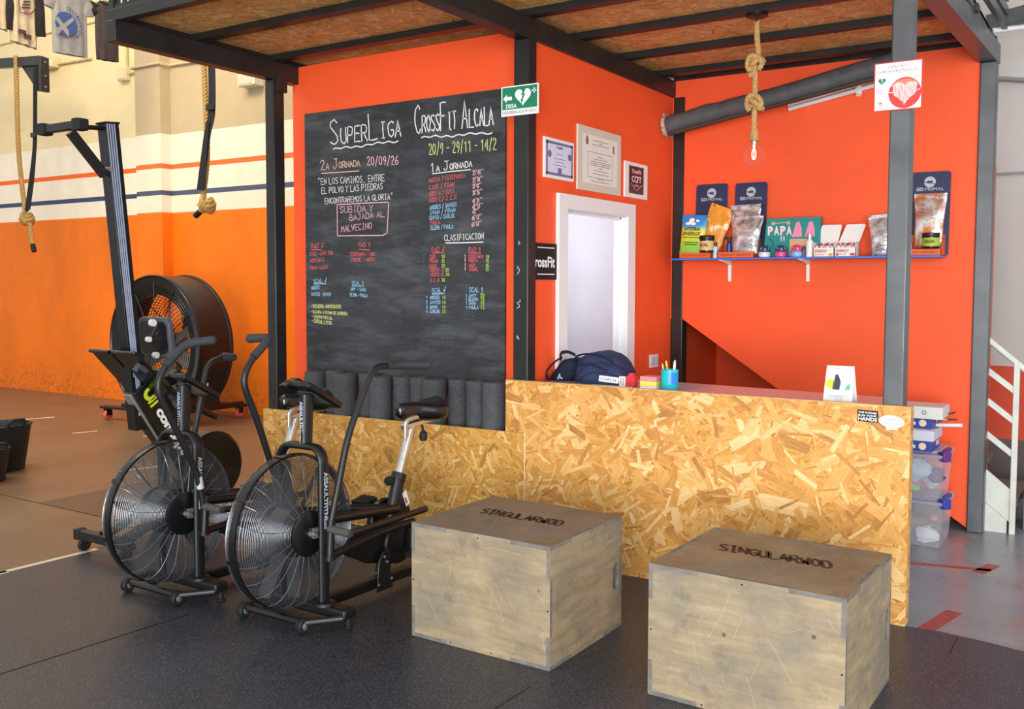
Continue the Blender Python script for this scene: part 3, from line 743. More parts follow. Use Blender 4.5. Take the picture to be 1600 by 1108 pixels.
for key, (hx, nm) in CHC.items():
    col = M('chalk_'+key, hx, .9, 0, .1, .2, 60); blocks = {}
    for s, x0, z0, x1, z1, h, c in CH:
        if c != key: continue
        m = blocks.setdefault((x0 > -4.12, x0 > -3.72, round((z0+.13)/.27)), MB())
        o = Vector((x0, 4.9985, z0)); d = Vector((x1-x0, 0, z1-z0)); L = d.length; u = d.normalized(); v = Vector((-.04, 0, 1)).normalized()
        wd = .0085 if h > .1 else (.006 if h > .045 else .0042)
        if s == '_': ribbon(m, [o, o+d*.5+Vector((0, 0, random.uniform(-.002, .002))), o+d], .0065, (0, -1, 0))
        elif s == '~': ribbon(m, [o+d*(i/48)+Vector((0, 0, .005*math.sin(i*.8)+.004*math.sin(i*.23))) for i in range(49)], .008, (0, -1, 0))
        elif s == '=':
            x = 0.0
            while x < L:
                w = random.uniform(.012, .05)
                ribbon(m, [o+u*(x+w*t)+Vector((0, 0, random.uniform(0, h))) for t in (0, .2, .4, .6, .8, 1)], .0035, (0, -1, 0)); x += w+.012
        else: stroke_txt(m, s, o, u, v, h, L, wd, .02)
    for m in blocks.values(): m.build('chalk_writing', col, bd, smooth=0, label=nm+' chalk handwriting')

# ------------------------------------------------------------------ wall signs and certificates
def sign_frame(name, label, cat, o, u, w, h, t, mat, nrm, group=None, bevel=.0):
    """thin plate; o = lower-left corner on its face; returns the thing, face origin and axes"""
    u = Vector(u).normalized(); n = Vector(nrm); o = Vector(o)
    th = thing(name, label, cat, tuple(o), group)
    mm = MB(); mm.prism(rrect(w, h, .004), o, u, (0, 0, 1), -n*t); mm.build('plate', mat, th)
    return th, o+n*.0012, u
GREEN = M('sign_green', '0f7f5a', .4); SREDS = M('sign_red', 'd8342f', .4)
Z = Vector((0, 0, 1))
th, o, u = sign_frame('defibrillator_sign', 'green and white defibrillator direction sign with arrow and heart on the middle column', 'sign', (-3.166, 4.772, 2.604), (1, 0, 0), .257, .173, .006, PAPER, (0, -1, 0))
def P2(o, u, pts, sx=1.0, sy=1.0, ox=0.0, oy=0.0, lift=0.0, n=(0, -1, 0)):
    return [o+u*(ox+a*sx)+Z*(oy+b*sy)+Vector(n)*lift for a, b in pts]
def face(mb, pts, m=0): return mb.add(pts, [tuple(range(len(pts)))], m)
m = MB(); rect(m, o+u*.008+Z*.038, u, Z, .241, .128); m.build('green_field', GREEN, th, smooth=0)
m = MB(); face(m, P2(o, u, heart(.055), 1, 1, .152, .108, .001)); face(m, P2(o, u, [(0, .024), (.026, .048), (.026, .034), (.062, .034), (.062, .014), (.026, .014), (.026, 0)], 1, 1, .014, .078, .001))
rect(m, o+u*.214+Z*.130+Vector((0, -.001, 0)), u, Z, .030, .008); rect(m, o+u*.225+Z*.119+Vector((0, -.001, 0)), u, Z, .008, .030)
put_txt(m, 'DESA', o+u*.035+Z*.045+Vector((0, -.001, 0)), u, Z, .024, .075, bold=.02); m.build('white_symbols', WHITEINK, th, smooth=0)
m = MB(); face(m, P2(o, u, [(.012, .05), (-.014, .004), (.0, .008), (-.012, -.022), (-.004, -.026), (.018, .016), (.004, .012), (.024, .05)], 1, 1, .152, .108, .002))
face(m, P2(o, u, [(-.016, -.02), (-.006, -.042), (.002, -.02)], 1, 1, .152, .108, .002)); m.build('lightning_bolt', GREEN, th, smooth=0)
m = MB(); put_txt(m, 'DESFIBRILADOR DOC', o+u*.01+Z*.012, u, Z, .018, .237); m.build('lettering', GREYINK, th, smooth=0)

th, o, u = sign_frame('cardio_sign', 'white red-bordered heart-protection sign with red heart disc on the grey column', 'sign', (-1.056, 4.782, 2.436), (1, 0, 0), .214, .226, .006, SREDS, (0, -1, 0))
m = MB(); rect(m, o+u*.005+Z*.005, u, Z, .204, .216); m.build('white_field', PAPER, th, smooth=0)
f1 = Vector((0, -.001, 0))
m = MB(); put_txt(m, 'CENTRO', o+u*.062+Z*.196+f1, u, Z, .013, .085); put_txt(m, 'CARDIOPROTEGIDO', o+u*.014+Z*.176+f1, u, Z, .013, .180)
for i in range(3): rect(m, o+u*.014+Z*(.082+i*.008)+f1, u, Z, .034-.006*i, .002)
m.build('lettering', M('print_maroon', '8a5a5c', .6), th, smooth=0)
m = MB(); face(m, P2(o, u, disc(.072, 40), 1, 1, .138, .078, .001)); m.build('red_disc', SREDS, th, smooth=0)
m = MB(); face(m, P2(o, u, [(.062*math.cos(t), .062*math.sin(t)*.55+.03) for t in [PI*i/20 for i in range(21)]], 1, 1, .138, .078, .0016)); m.build('disc_highlight', M('print_salmon', 'ee7a66', .4), th, smooth=0)
m = MB()
hp = heart(.056, 80)
for i in range(-8, 9):
    x = i*.0062; ys = [b for a, b in hp if abs(a-x) < .004]
    if ys: ribbon(m, P2(o, u, [(x-.0012, min(ys)), (x+.0012, max(ys))], 1, 1, .138, .084, .002), .0034, (0, -1, 0))
ribbon(m, P2(o, u, [(-.072, .0), (-.056, .0)], 1, 1, .138, .084, .002), .003, (0, -1, 0)); ribbon(m, P2(o, u, [(.056, .0), (.066, .006)], 1, 1, .138, .084, .002), .003, (0, -1, 0))
m.build('heart_lines', WHITEINK, th, smooth=0)
m = MB(); face(m, P2(o, u, heart(.017), 1, 1, .036, .140, .001)); put_txt(m, '+', o+u*.056+Z*.148+f1, u, Z, .01); m.build('small_heart', GREEN, th, smooth=0)
m = MB(); face(m, P2(o, u, [(.008, -.012), (-.002, .002), (.004, .002), (-.004, .012), (.008, .002), (.002, .001)], 1, 1, .034, .140, .002)); m.build('small_bolt', WHITEINK, th, smooth=0)
m = MB(); rect(m, o+u*.024+Z*.034+f1, u, Z, .014, .006); rect(m, o+u*.022+Z*.026+f1, u, Z, .02, .003); m.build('maker_mark', SREDS, th, smooth=0)

# certificates hang on the office wall (its face is x = -3.0, reading direction +y)
NX = Vector((1, 0, 0)); UY = Vector((0, 1, 0))
def wall_rect(mb, o, a, b, w, h, lift=0.0): rect(mb, o+UY*a+Z*b+NX*lift, UY, Z, w, h)
def cert(name, label, y0, y1, z0, z1, fm):
    th = thing(name, label, 'certificate', (-2.995, y0, z0), 'certificates on the office wall')
    mm = MB(); mm.box(-3.0, -2.988, y0, y1, z0, z1); mm.build('backing', fm, th, bevel=.002)
    return th, Vector((-2.9868, y0, z0)), y1-y0, z1-z0
BLUEP = M('print_slate_blue', '6f76a0', .6); LILAC = M('paper_lilac', 'dcdcf2', .6, 0, .3, .02); CREAM = M('mount_cream', 'd8d2c2', .6, 0, .3, .03); CREAM2 = M('paper_ivory', 'ecebe4', .6, 0, .3, .02)
th, o, w, h = cert('framed_certificate', 'certificate with slate blue ornamental border above the door, nearest the middle column', 4.972, 5.337, 2.262, 2.506, PAPER)
m = MB()
for a, b, ww, hh in ((.02, .02, w-.04, .016), (.02, h-.036, w-.04, .016), (.02, .02, .018, h-.04), (w-.038, .02, .018, h-.04)): wall_rect(m, o, a, b, ww, hh, .0005)
m.build('border', BLUEP, th, smooth=0)
m = MB(); wall_rect(m, o, .038, .036, w-.076, h-.072); m.build('sheet', LILAC, th, smooth=0)
m = MB()
for cy in (.06, w-.06): 
    for rr in (.022,): poly(m, disc(rr, 24), o+UY*cy+Z*(h*.6)+NX*.001, UY, Z)
poly(m, disc(.025, 24), o+UY*w*.5+Z*.045+NX*.001, UY, Z)
m.build('seals', BLUEP, th, smooth=0)
m = MB(); put_txt(m, 'CrossFit', o+UY*w*.5+Z*(h*.76)+NX*.001, UY, Z, .017, .075, bold=.03, center=True)
for i, (b, ww) in enumerate(((.62, .08), (.5, .14), (.42, .10), (.34, .16), (.26, .06))): wall_rect(m, o, w*.5-ww/2, h*b, ww, .003, .001)
m.build('lettering', M('print_indigo', '4a4d6e', .6), th, smooth=0)
th, o, w, h = cert('framed_certificate', 'largest cream certificate with two small crests, hanging centrally above the door', 5.386, 6.0, 2.225, 2.638, CREAM)
m = MB(); wall_rect(m, o, .06, .05, w-.12, h-.1); m.build('sheet', CREAM2, th, smooth=0)
m = MB()
for a, b, ww, hh in ((.13, .09, w-.26, .003), (.13, h-.16, w-.26, .003), (.13, .09, .003, h-.25), (w-.133, .09, .003, h-.25)): wall_rect(m, o, a, b, ww, hh, .0008)
for b, ww in ((.80, .20), (.765, .05), (.735, .24), (.55, .10), (.51, .2), (.47, .28), (.44, .30), (.41, .28), (.37, .06), (.33, .2), (.28, .22), (.2, .1), (.16, .26)): wall_rect(m, o, w*.5-ww/2, h*b, ww, .0035, .001)
m.build('lettering', GREYINK, th, smooth=0)
m = MB(); poly(m, [(0, 0), (.03, 0), (.034, .025), (.026, .05), (.015, .058), (.004, .05), (-.004, .025)], o+UY*.105+Z*(h*.72)+NX*.001, UY, Z); poly(m, rrect(.022, .055, .008), o+UY*(w-.13)+Z*(h*.66)+NX*.001, UY, Z); m.build('crests', M('print_brick', 'b0604e', .6), th, smooth=0)
th, o, w, h = cert('framed_certificate', 'small white certificate with a maroon shield, at the office wall by the far corner', 6.064, 6.433, 2.23, 2.479, PAPER)
MAROON = M('print_maroon_dark', '5c1c26', .5)
m = MB(); wall_rect(m, o, .06, .03, w-.13, h-.055, .0003); m.build('sheet', M('print_charcoal', '4b4648', .5, var=.3, vs=20), th, smooth=0)
m = MB(); poly(m, [(.075, h-.035), (w-.085, h-.035), (w-.085, .09), (w*.5-.005, .04), (.075, .09)], o+NX*.001, UY, Z); m.build('shield', MAROON, th, smooth=0)
m = MB(); put_txt(m, 'CrossFit', o+UY*(w*.5-.005)+Z*(h*.70)+NX*.002, UY, Z, .028, .15, bold=.03, center=True); put_txt(m, 'CCFT', o+UY*(w*.5-.005)+Z*(h*.45)+NX*.002, UY, Z, .042, .155, bold=.03, center=True)
put_txt(m, '***', o+UY*(w*.5-.005)+Z*(h*.27)+NX*.002, UY, Z, .03, .08, center=True)
ribbon(m, [o+UY*a+Z*b+NX*.002 for a, b in ((.085, .10), (w*.5-.005, .052), (w-.095, .10))], .004, (1, 0, 0)); m.build('lettering', M('print_pale', 'e6dcd8', .5), th, smooth=0)
# black poster, partly tucked behind the middle column
th = thing('gym_poster', 'black poster with white lettering partly behind the middle column beside the door', 'poster', (-2.995, 4.875, 1.645))
m = MB(); m.box(-3.0, -2.99, 4.875, 5.13, 1.645, 1.865); m.build('sheet', INK, th)
m = MB(); put_txt(m, 'rossFit', Vector((-2.9885, 4.872, 1.722)), UY, Z, .062, .232, bold=.03); wall_rect(m, Vector((-2.9885, 4.9, 1.835)), 0, 0, .2, .006); wall_rect(m, Vector((-2.9885, 4.9, 1.675)), 0, 0, .2, .006)
m.build('lettering', WHITEINK, th, smooth=0)
th = thing('light_switch', 'white double light switch plate on the orange wall beside the door', 'light switch', (-2.995, 6.52, 1.0))
m = MB(); m.box(-3.0, -2.985, 6.515, 6.655, .995, 1.095); m.build('switch_plate', WHITE, th, bevel=.004)
for k in range(2): m = MB(); m.box(-2.985, -2.979, 6.535+.055*k, 6.583+.055*k, 1.015, 1.075); m.build('rocker', M('switch_grey', 'cfd0d4', .4), th, bevel=.002)
th = thing('wall_vent', 'pale square wall plate where the dark duct meets the office wall', 'vent', (-2.995, 6.72, 2.73))
m = MB(); m.box(-3.0, -2.985, 6.71, 6.89, 2.735, 2.9); m.build('cover_plate', M('vent_grey', 'a9a49e', .5), th, bevel=.004)
m = MB()
for k in range(5): m.box(-2.985, -2.98, 6.725, 6.875, 2.755+.028*k, 2.765+.028*k)
m.build('louvres', M('vent_dark', '77726d', .5), th)
# ------------------------------------------------------------------ counter, boxes, rollers
OSBF = osb('chipboard_face', 'XZ', ('8f5420', 'c07c36', 'd69846', 'e4b066', 'f8dca4'), 1.25, .5, 9)
OSBL = osb('chipboard_face_fine', 'XZ', ('7c4e1a', 'b67c32', 'cc9240', 'daa858', 'f0d094'), .72, .5, 8)
OSBS = osb('chipboard_side', 'YZ', ('7a4e1c', 'b07a36', 'cf9848', 'e2b268', 'f4d69a'), .7, .55, 5)
EDGE = M('chipboard_edge', 'dcae76', .6, 0, .3, .2, 25, .2, 120)
LAM = M('counter_laminate', 'c8bcc0', .16, 0, .5, .04)
ct = thing('reception_counter', 'long chipboard reception counter with low wing behind the bikes and grey laminate top', 'counter', (-3.0, 4.77, 0))
def side_panel(poly2, y0, t, name):
    mm = MB(); mm.prism(poly2, (0, y0, 0), (1, 0, 0), (0, 0, 1), (0, t, 0), 0, 1); return mm.build(name, [OSBL if name.startswith('low') else OSBF, EDGE], ct)
side_panel([(-5.197, 0), (-2.986, 0), (-2.986, .737), (-5.197, .722)], 4.757, .018, 'low_front_panel')
side_panel([(-2.984, 0), (-.85, 0), (-.85, 1.046), (-3.12, 1.043), (-3.12, .7385), (-2.984, .7385)], 4.757, .018, 'tall_front_panel')
m = MB(); m.box(-.872, -.851, 4.7755, 4.84, 0, 1.048); m.box(-2.9885, -2.983, 4.7562, 4.77, 0, .738, 1); m.build('side_return', [OSBS, M('joint_pale', 'f2dcb4', .6)], ct)
m = MB(); m.box(-3.12, -.852, 4.756, 4.785, 1.0445, 1.0485); m.build('edge_band', EDGE, ct)
m = MB(); m.prism([(-2.97, 4.778), (-1.0, 4.778), (-1.0, 5.27), (-2.97, 5.42)], (0, 0, 1.0), (1, 0, 0), (0, 1, 0), (0, 0, .03)); m.build('countertop', LAM, ct, bevel=.003)
for x in (-2.95, -2.1, -1.15):
    m = MB(); m.box(x, x+.04, 4.80, 5.2, 0, 1.0); m.build('support_panel', EDGE, ct)
m = MB(); m.prism([(0, 0), (.096, 0), (.096, .056), (0, .056)], (-1.091, 4.7568, .964), (1, 0, -.02), (0, 0, 1), (0, -.0012, 0))
st = thing('sticker', 'black rectangular sticker with white capitals on the counter front', 'sticker', (-1.043, 4.756, .99)); m.build('sticker_base', INK, st)
m = MB()
for s, b, h, w in (('THE FUTURE', .040, .0085, .086), ('IS IN YOUR', .026, .0085, .086), ('HANDS', .005, .017, .088)):
    put_txt(m, s, Vector((-1.087, 4.7550, .964+b)), (1, 0, -.02), Z, h, w, bold=.03)
m.build('lettering', WHITEINK, st, smooth=0)
st = thing('sticker', 'white oval sticker with small print at the counter corner', 'sticker', (-.934, 4.756, .972))
m = MB(); m.prism([(a, b*.5) for a, b in disc(.058, 32)], (-.934, 4.7568, .973), (1, 0, -.04), (0, 0, 1), (0, -.0012, 0)); m.prism([(0, 0), (.05, 0), (.05, .012), (0, .012)], (-.958, 4.7568, .934), (1, 0, 0), (0, 0, 1), (0, -.001, 0)); m.build('sticker_base', PAPER, st)
m = MB(); put_txt(m, 'ASOCIACION', Vector((-.978, 4.755, .982)), (1, 0, -.04), Z, .006, .088); put_txt(m, 'DE', Vector((-.939, 4.755, .972)), (1, 0, -.04), Z, .005, .01); put_txt(m, 'TODA LA VIDA', Vector((-.970, 4.755, .961)), (1, 0, -.04), Z, .007, .072)
m.build('lettering', M('print_blue_grey', '3c4c70', .6), st, smooth=0)

# foam rollers stored upright behind the low panel
FOAM = None
def foam():
    k = new_mat('black_roller_foam', .7, 0, .35); v = k.coord()
    vo = k.n('ShaderNodeTexVoronoi'); vo.inputs['Scale'].default_value = 1; k.l(k.mapv(v, (160, 160, 110)), vo.inputs['Vector'])
    c = k.ramp(k.noise(v, 7, 4), [(.3, lin('3a3c3f')), (.7, lin('4c4e52'))])
    c = k.mix(k.ramp(vo.outputs['Distance'], [(.1, (.5, .5, .5)), (.45, (0, 0, 0))]), c, lin('7c7e84'))
    k.color(c); k.bump(vo.outputs['Distance'], .4, .002); return k.m
FOAM = foam()
ORD = ['first', 'second', 'third', 'fourth', 'fifth', 'sixth', 'seventh', 'eighth', 'ninth', 'tenth', 'eleventh']
rx = [(-4.79, 4.868, .076, 1.002), (-4.655, 4.930, .072, 1.012), (-4.502, 4.862, .079, 1.004), (-4.352, 4.932, .070, 1.007), (-4.185, 4.86, .077, 1.0), (-4.048, 4.93, .070, 1.003), (-3.90, 4.932, .071, 1.006), (-3.735, 4.862, .079, 1.009), (-3.592, 4.932, .069, 1.012), (-3.438, 4.916, .072, 1.012), (-3.274, 4.868, .078, 1.018)]
for i, (x, y, r, zt) in enumerate(rx):
    mm = MB(); mm.lathe([(r-.012, 0), (r, .012), (r, zt-.014), (r-.004, zt-.005), (r-.012, zt), (.032, zt), (.028, zt-.006), (.0, zt-.006)], (x, y, 0), (0, 0, 1), 40)
    tag(mm.build('foam_roller', FOAM, None, loc=(x, y, 0)), ORD[i]+' upright black foam roller in the row below the chalkboard, counted from the outer column', 'foam roller', 'foam rollers behind the low counter wing')

# plywood jump boxes
PW = [plywood('plywood_pale', 'a08d70', '7d7058', 'b6a586', 1.0), plywood('plywood_pale_worn', 'a39173', '80735c', 'b9a88a', 9.0)]
PT = [plywood('plywood_top', '8a735a', '66564a', 'a38a6a', 4.0), plywood('plywood_top_worn', '94795a', '705c48', 'b29670', 14.0)]
PE = M('ply_edge', '77726c', .7, 0, .3, .25, 18, .2, 80)
BURN = M('burnt_lettering', '3d2418', .7)
def plyo(label, near, rot, W, D, H, mi):
    th = thing('plyo_box', label, 'plyo box', (near[0], near[1], 0), 'plywood jump boxes')
    a = R(rot); ux = Vector((math.cos(a), math.sin(a), 0)); uy = Vector((-math.sin(a), math.cos(a), 0)); uz = Vector((0, 0, 1))
    o = Vector((near[0], near[1], 0))-ux*W; t = .018
    def tab(L, hgt, lo, hi, sides):
        """panel outline L x hgt with finger joints; sides: bottom, right, top, left -> 1 tabs at the ends, 2 tab in the middle, 0 plain"""
        pts = []
        def edge(p, q, inn, kind):
            p, q, inn = Vector(p), Vector(q), Vector(inn); f = [0, .27, .73, 1]
            if kind == 0: return [p]
            if kind == 1: return [p, p.lerp(q, f[1]), p.lerp(q, f[1])+inn*t, p.lerp(q, f[2])+inn*t, p.lerp(q, f[2])]
            return [p+inn*t, p.lerp(q, f[1])+inn*t, p.lerp(q, f[1]), p.lerp(q, f[2]), p.lerp(q, f[2])+inn*t, q+inn*t]
        pts += edge((0, 0), (L, 0), (0, 1), sides[0]); pts += edge((L, 0), (L, hgt), (-1, 0), sides[1])
        pts += edge((L, hgt), (0, hgt), (0, -1), sides[2]); pts += edge((0, hgt), (0, 0), (1, 0), sides[3])
        out = []
        for p in pts:
            q = (round(p[0], 5), round(p[1], 5))
            if not out or out[-1] != q: out.append(q)
        return out
    fr = [(0, 0), (W, 0)]
    def pan(name, pl, oo, u, v, w, mats): mm = MB(); mm.prism(pl, oo, u, v, w, 0, 1); return mm.build(name, mats, th, smooth=0)
    def fit(pl, L, hgt, dx0, dx1, dz0, dz1):
        return pl
    # top: tabs at the ends of each side, notched in the middle for the front and side panels
    top = tab(W, D, 0, 0, (1, 1, 1, 1))
    pan('top_panel', top, o+uz*(H-t), ux, uy, uz*t, [PT[mi], PE])
    # front and back: middle tab rises into the top, the ends stop below it
    def fpoly(): return [(t, t), (.27*W, t), (.27*W, 0), (.73*W, 0), (.73*W, t), (W-t, t), (W-t, .27*H), (W, .27*H), (W, .73*H), (W-t, .73*H), (W-t, H-t), (.73*W, H-t), (.73*W, H), (.27*W, H), (.27*W, H-t), (t, H-t), (t, .73*H), (0, .73*H), (0, .27*H), (t, .27*H)]
    fr = fpoly(); e = .0006
    pan('front_panel', fr, o-uy*0, ux, uz, uy*t, [PW[mi], PE]); pan('back_panel', fr, o+uy*(D-t), ux, uz, uy*t, [PW[mi], PE])
    def spoly(): return [(0, t), (t+e, t), (t+e, t), (.27*D, t), (.27*D, 0), (.73*D, 0), (.73*D, t), (D-t-e, t), (D, t), (D, .27*H), (D-t-e, .27*H), (D-t-e, .73*H), (D, .73*H), (D, H-t), (.73*D, H-t), (.73*D, H), (.27*D, H), (.27*D, H-t), (0, H-t), (0, .73*H), (t+e, .73*H), (t+e, .27*H), (0, .27*H)]
    pl = []
    for p in spoly():
        if not pl or pl[-1] != p: pl.append(p)
    # right side carries the hand slot: built as a ring of two halves around the slot
    for nm, oo, w in (('right_panel', o+ux*(W-t), ux*t), ('left_panel', o, ux*t)):
        sl0, sl1, sz0, sz1 = D*.865, D*.955, H*.36, H*.60
        mm = MB(); cx = (sl0+sl1)/2
        left = [p for p in pl if p[0] <= cx]; right = [p for p in pl if p[0] > cx]
        bot = [p for p in left if p[1] < H*.5 and p[0] > .1*D]; 
        rr = (sl1-sl0)/2
        arcb = [(cx+rr*math.cos(x), sz0+rr+rr*math.sin(x)) for x in [PI+PI*i/10 for i in range(11)]]   # lower half, left to right
        arct = [(cx+rr*math.cos(x), sz1-rr+rr*math.sin(x)) for x in [PI*i/10 for i in range(11)]]      # upper half, right to left
        # split outline at x = cx on the lower and upper edges (both plain there: z = t and z = H - t)
        i0 = [i for i, p in enumerate(pl)]
        lowL = [(0, t), (.27*D, t), (.27*D, 0), (.73*D, 0), (.73*D, t), (cx, t)]
        lowR = [(cx, t), (D, t), (D, .27*H), (D-t-e, .27*H), (D-t-e, .73*H), (D, .73*H), (D, H-t), (cx, H-t)]
        upL = [(cx, H-t), (.73*D, H-t), (.73*D, H), (.27*D, H), (.27*D, H-t), (0, H-t), (0, .73*H), (t+e, .73*H), (t+e, .27*H), (0, .27*H)]
        A = lowL + [q for q in reversed(arcb[:6])] + [(cx-rr, sz1-rr)] + [q for q in reversed(arct[5:])][1:] + upL
        B = lowR + [q for q in arct[:6]][::-1] + [q for q in reversed(arcb[5:])]
        mm.prism(A, oo, uy, uz, w, 0, 1); mm.prism(B, oo, uy, uz, w, 0, 1)
        mm.build(nm, [PW[mi], PE], th, smooth=0)
    pan('bottom_panel', top, o, ux, uy, uz*t, [PE, PE])
    # pale scratches worn into the panels
    SCR = M('pale_scratch', 'c4b492', .7, 0, .2, .1); rs = random.Random(int(near[0]*-100)+mi)
    for pnl, oo, uu, vv, nn_, LL, HH, cnt in ((0, o-uy*.0007, ux, uz, -uy, W, H, 46), (1, o+ux*(W+.0007), uy, uz, ux, D, H, 16), (2, o+uz*(H+.0006), ux, uy, uz, W, D, 24)):
        ms_ = MB()
        for i in range(cnt):
            cxx, cyy = (rs.gauss(.45, .22), rs.gauss(.5, .26)) if i % 3 else (rs.random(), rs.random()); ang = rs.choice((R(-62), R(-50), R(80), R(20), R(-15)))+rs.gauss(0, .2); ln_ = rs.choice((.015, .03, .06, .10, .17))*rs.uniform(.6, 1.3); bend = rs.gauss(0, .05)
            pts = []
            for q in range(7):
                t = q/6-.5; aa = ang+bend*6*t; a_, b_ = cxx*LL+ln_*t*math.cos(aa), cyy*HH+ln_*t*math.sin(aa)
                if .02 < a_ < LL-.02 and .02 < b_ < HH-.02: pts.append(oo+uu*a_+vv*b_)
            if len(pts) > 2: ribbon(ms_, pts, rs.choice((.0007, .0009, .0013)), nn_)
        ms_.build('scratch_marks', SCR, th, smooth=0)
    # burnt stencil lettering on the lid and screw heads along the joints
    m3 = MB(); zt = uz*(H+.0008)
    b0 = o+ux*(W*.21)+uy*(D*.49)+zt
    stroke_txt(m3, 'SINGULARWOD', b0, ux, (uy-ux*.34), D*.135, W*.60, .015, 0, (0, 0, 1), 0, .16)
    m3.build('burnt_lettering', BURN, th, smooth=0)
    m4 = MB()
    for q in (o+ux*(W*.5)-uy*.0006+uz*(H*.965), o+ux*(W*.015)-uy*.0006+uz*(H*.5), o+ux*(W*.985)-uy*.0006+uz*(H*.48), o+ux*(W*.6)-uy*.0006+uz*.012, o+ux*(W*.3)-uy*.0006+uz*.012):
        m4.cyl(q+uy*.001, q-uy*.0006, .0035, 8)
    m4.build('screw_heads', BLACK, th)
    return th
plyo('worn plywood jump box standing beside the air bikes', (-1.992, 3.378), -.6, .742, .655, .528, 0)
plyo('worn plywood jump box standing at the counter end, nearest the grey concrete floor', (-.797, 3.388), -1.2, .760, .675, .526, 1)

# ------------------------------------------------------------------ things on the counter
NAVY = M('navy_fabric', '2f3a5c', .75, 0, .25, .2, 14, .35, 120); NAVY2 = M('dark_navy_fabric', '1c2238', .75, 0, .25, .2, 14, .35, 120)
bp = thing('backpack', 'navy blue backpack with a white coach label lying on the counter', 'backpack', (-2.7, 5.17, 1.03))
def dome(x0, x1, y0, y1, z0, z1, e=.55, nu=28, nv=10, lean=0.0, amp=.004):
    mm = MB(); rings = []
    for i in range(nv+1):
        t = i/nv; k = (1-t**2.4)**.5 if t < 1 else .02; k = max(k, .03); ring = []
        for j in range(nu):
            a = 2*PI*j/nu; c, s = math.cos(a), math.sin(a)
            sx = math.copysign(abs(c)**e, c); sy = math.copysign(abs(s)**e, s)
            p = Vector(((x0+x1)/2+sx*(x1-x0)/2*k+lean*t, (y0+y1)/2+sy*(y1-y0)/2*(.55+.45*k), z0+(z1-z0)*t))
            p += Vector((mnoise.noise(p*22), mnoise.noise(p*22+Vector((5, 0, 0))), mnoise.noise(p*22+Vector((0, 7, 0)))))*amp
            ring.append(p)
        rings.append(ring)
    return mm.loft(rings)
dome(-2.87, -2.50, 5.05, 5.33, 1.03, 1.215, .6).build('main_body', NAVY, bp, smooth=60)
dome(-2.80, -2.46, 4.99, 5.14, 1.03, 1.155, .6).build('front_pocket', NAVY, bp, smooth=60)
dome(-2.74, -2.47, 4.96, 5.05, 1.03, 1.105, .6).build('small_pocket', NAVY, bp, smooth=60)
dome(-3.0, -2.82, 5.02, 5.26, 1.03, 1.165, .7, lean=.05, amp=.012).build('side_flap', NAVY2, bp, smooth=60)
m = MB(); m.tube(bez([(-2.86, 5.12, 1.13), (-2.80, 5.06, 1.185), (-2.70, 5.045, 1.2), (-2.59, 5.06, 1.175), (-2.545, 5.1, 1.11)], 8), .006, 8); m.tube(bez([(-2.82, 5.0, 1.09), (-2.76, 4.99, 1.135), (-2.66, 4.985, 1.142), (-2.56, 4.99, 1.11)], 8), .004, 8); m.build('zip_piping', NAVY2, bp)
m = MB(); m.tube(bez([(-2.91, 5.05, 1.16), (-2.88, 5.0, 1.20), (-2.845, 5.02, 1.21), (-2.83, 5.08, 1.19)], 8), .014, 8, flat=.4); m.tube(bez([(-2.97, 5.0, 1.035), (-3.0, 5.03, 1.08), (-2.96, 5.06, 1.14), (-2.91, 5.06, 1.17)], 8), .016, 8, flat=.35); m.build('shoulder_strap', NAVY2, bp)
m = MB(); m.prism(rrect(.126, .034, .003), (-2.60, 4.958, 1.052), (1, 0, -.06), (0, .25, 1), (0, -.003, 0)); lb = m.build('name_label', PAPER, bp, label='white label reading COACH')
m = MB(); put_txt(m, 'COACH', Vector((-2.589, 4.9555, 1.061)), (1, 0, -.06), (0, .25, 1), .017, .10); m.build('label_lettering', M('print_navy', '3c4868', .6), lb, smooth=0)
m = MB(); ribbon(m, [(-2.90, 4.999, 1.045), (-2.885, 4.997, 1.075), (-2.892, 4.996, 1.06), (-2.87, 4.995, 1.05)], .012, (0, -1, 0)); m.build('pale_print', M('pale_blue_print', '9fc4e6', .6), bp, smooth=0)

m = MB(); m.box(-2.325, -2.228, 4.935, 5.03, 1.0305, 1.05); mb1 = m
nt = thing('note_block', 'block of pink and yellow sticky notes on the counter beside the pencil cup', 'sticky notes', (-2.276, 4.98, 1.0305))
for nm, z0, z1, hx in (('white_sheets', 1.0305, 1.044, 'f3e4e6'), ('yellow_sheets', 1.044, 1.070, 'f2e45c'), ('pink_sheets', 1.070, 1.098, 'e88a94')):
    m = MB(); m.box(-2.325, -2.226, 4.935, 5.03, z0, z1-.0006); m.build(nm, M('note_'+nm, hx, .7), nt)
m = MB(); m.prism([(-2.66, 4.80), (-2.40, 4.80), (-2.37, 4.93), (-2.62, 4.93)], (0, 0, 1.0305), (1, 0, 0), (0, 1, 0), (0, 0, .004)); tag(m.build('paper_sheet', PAPER, None, loc=(-2.5, 5.0, 1.0305)), 'white paper sheets lying on the counter before the backpack', 'paper')
rd = thing('tape_dispenser', 'small red and white desk holder standing beside the backpack on the counter', 'desk holder', (-2.42, 4.97, 1.0305))
m = MB(); m.prism(rrect(.055, .06, .008), (-2.425, 4.96, 1.032), (1, 0, 0), (0, 0, 1), (0, .04, 0)); m.prism([(.008, .055), (.047, .055), (.04, .075), (.015, .075)], (-2.425, 4.965, 1.032), (1, 0, 0), (0, 0, 1), (0, .03, 0)); m.build('red_body', M('red_plastic', 'd8343c', .4), rd)
m = MB()
for k in range(3): m.box(-2.470+.016*k, -2.462+.016*k, 4.96, 4.99, 1.032, 1.086)
m.box(-2.470, -2.43, 4.962, 4.988, 1.080, 1.087); m.box(-2.470, -2.43, 4.962, 4.988, 1.0305, 1.036); m.build('white_rack', WHITE, rd)
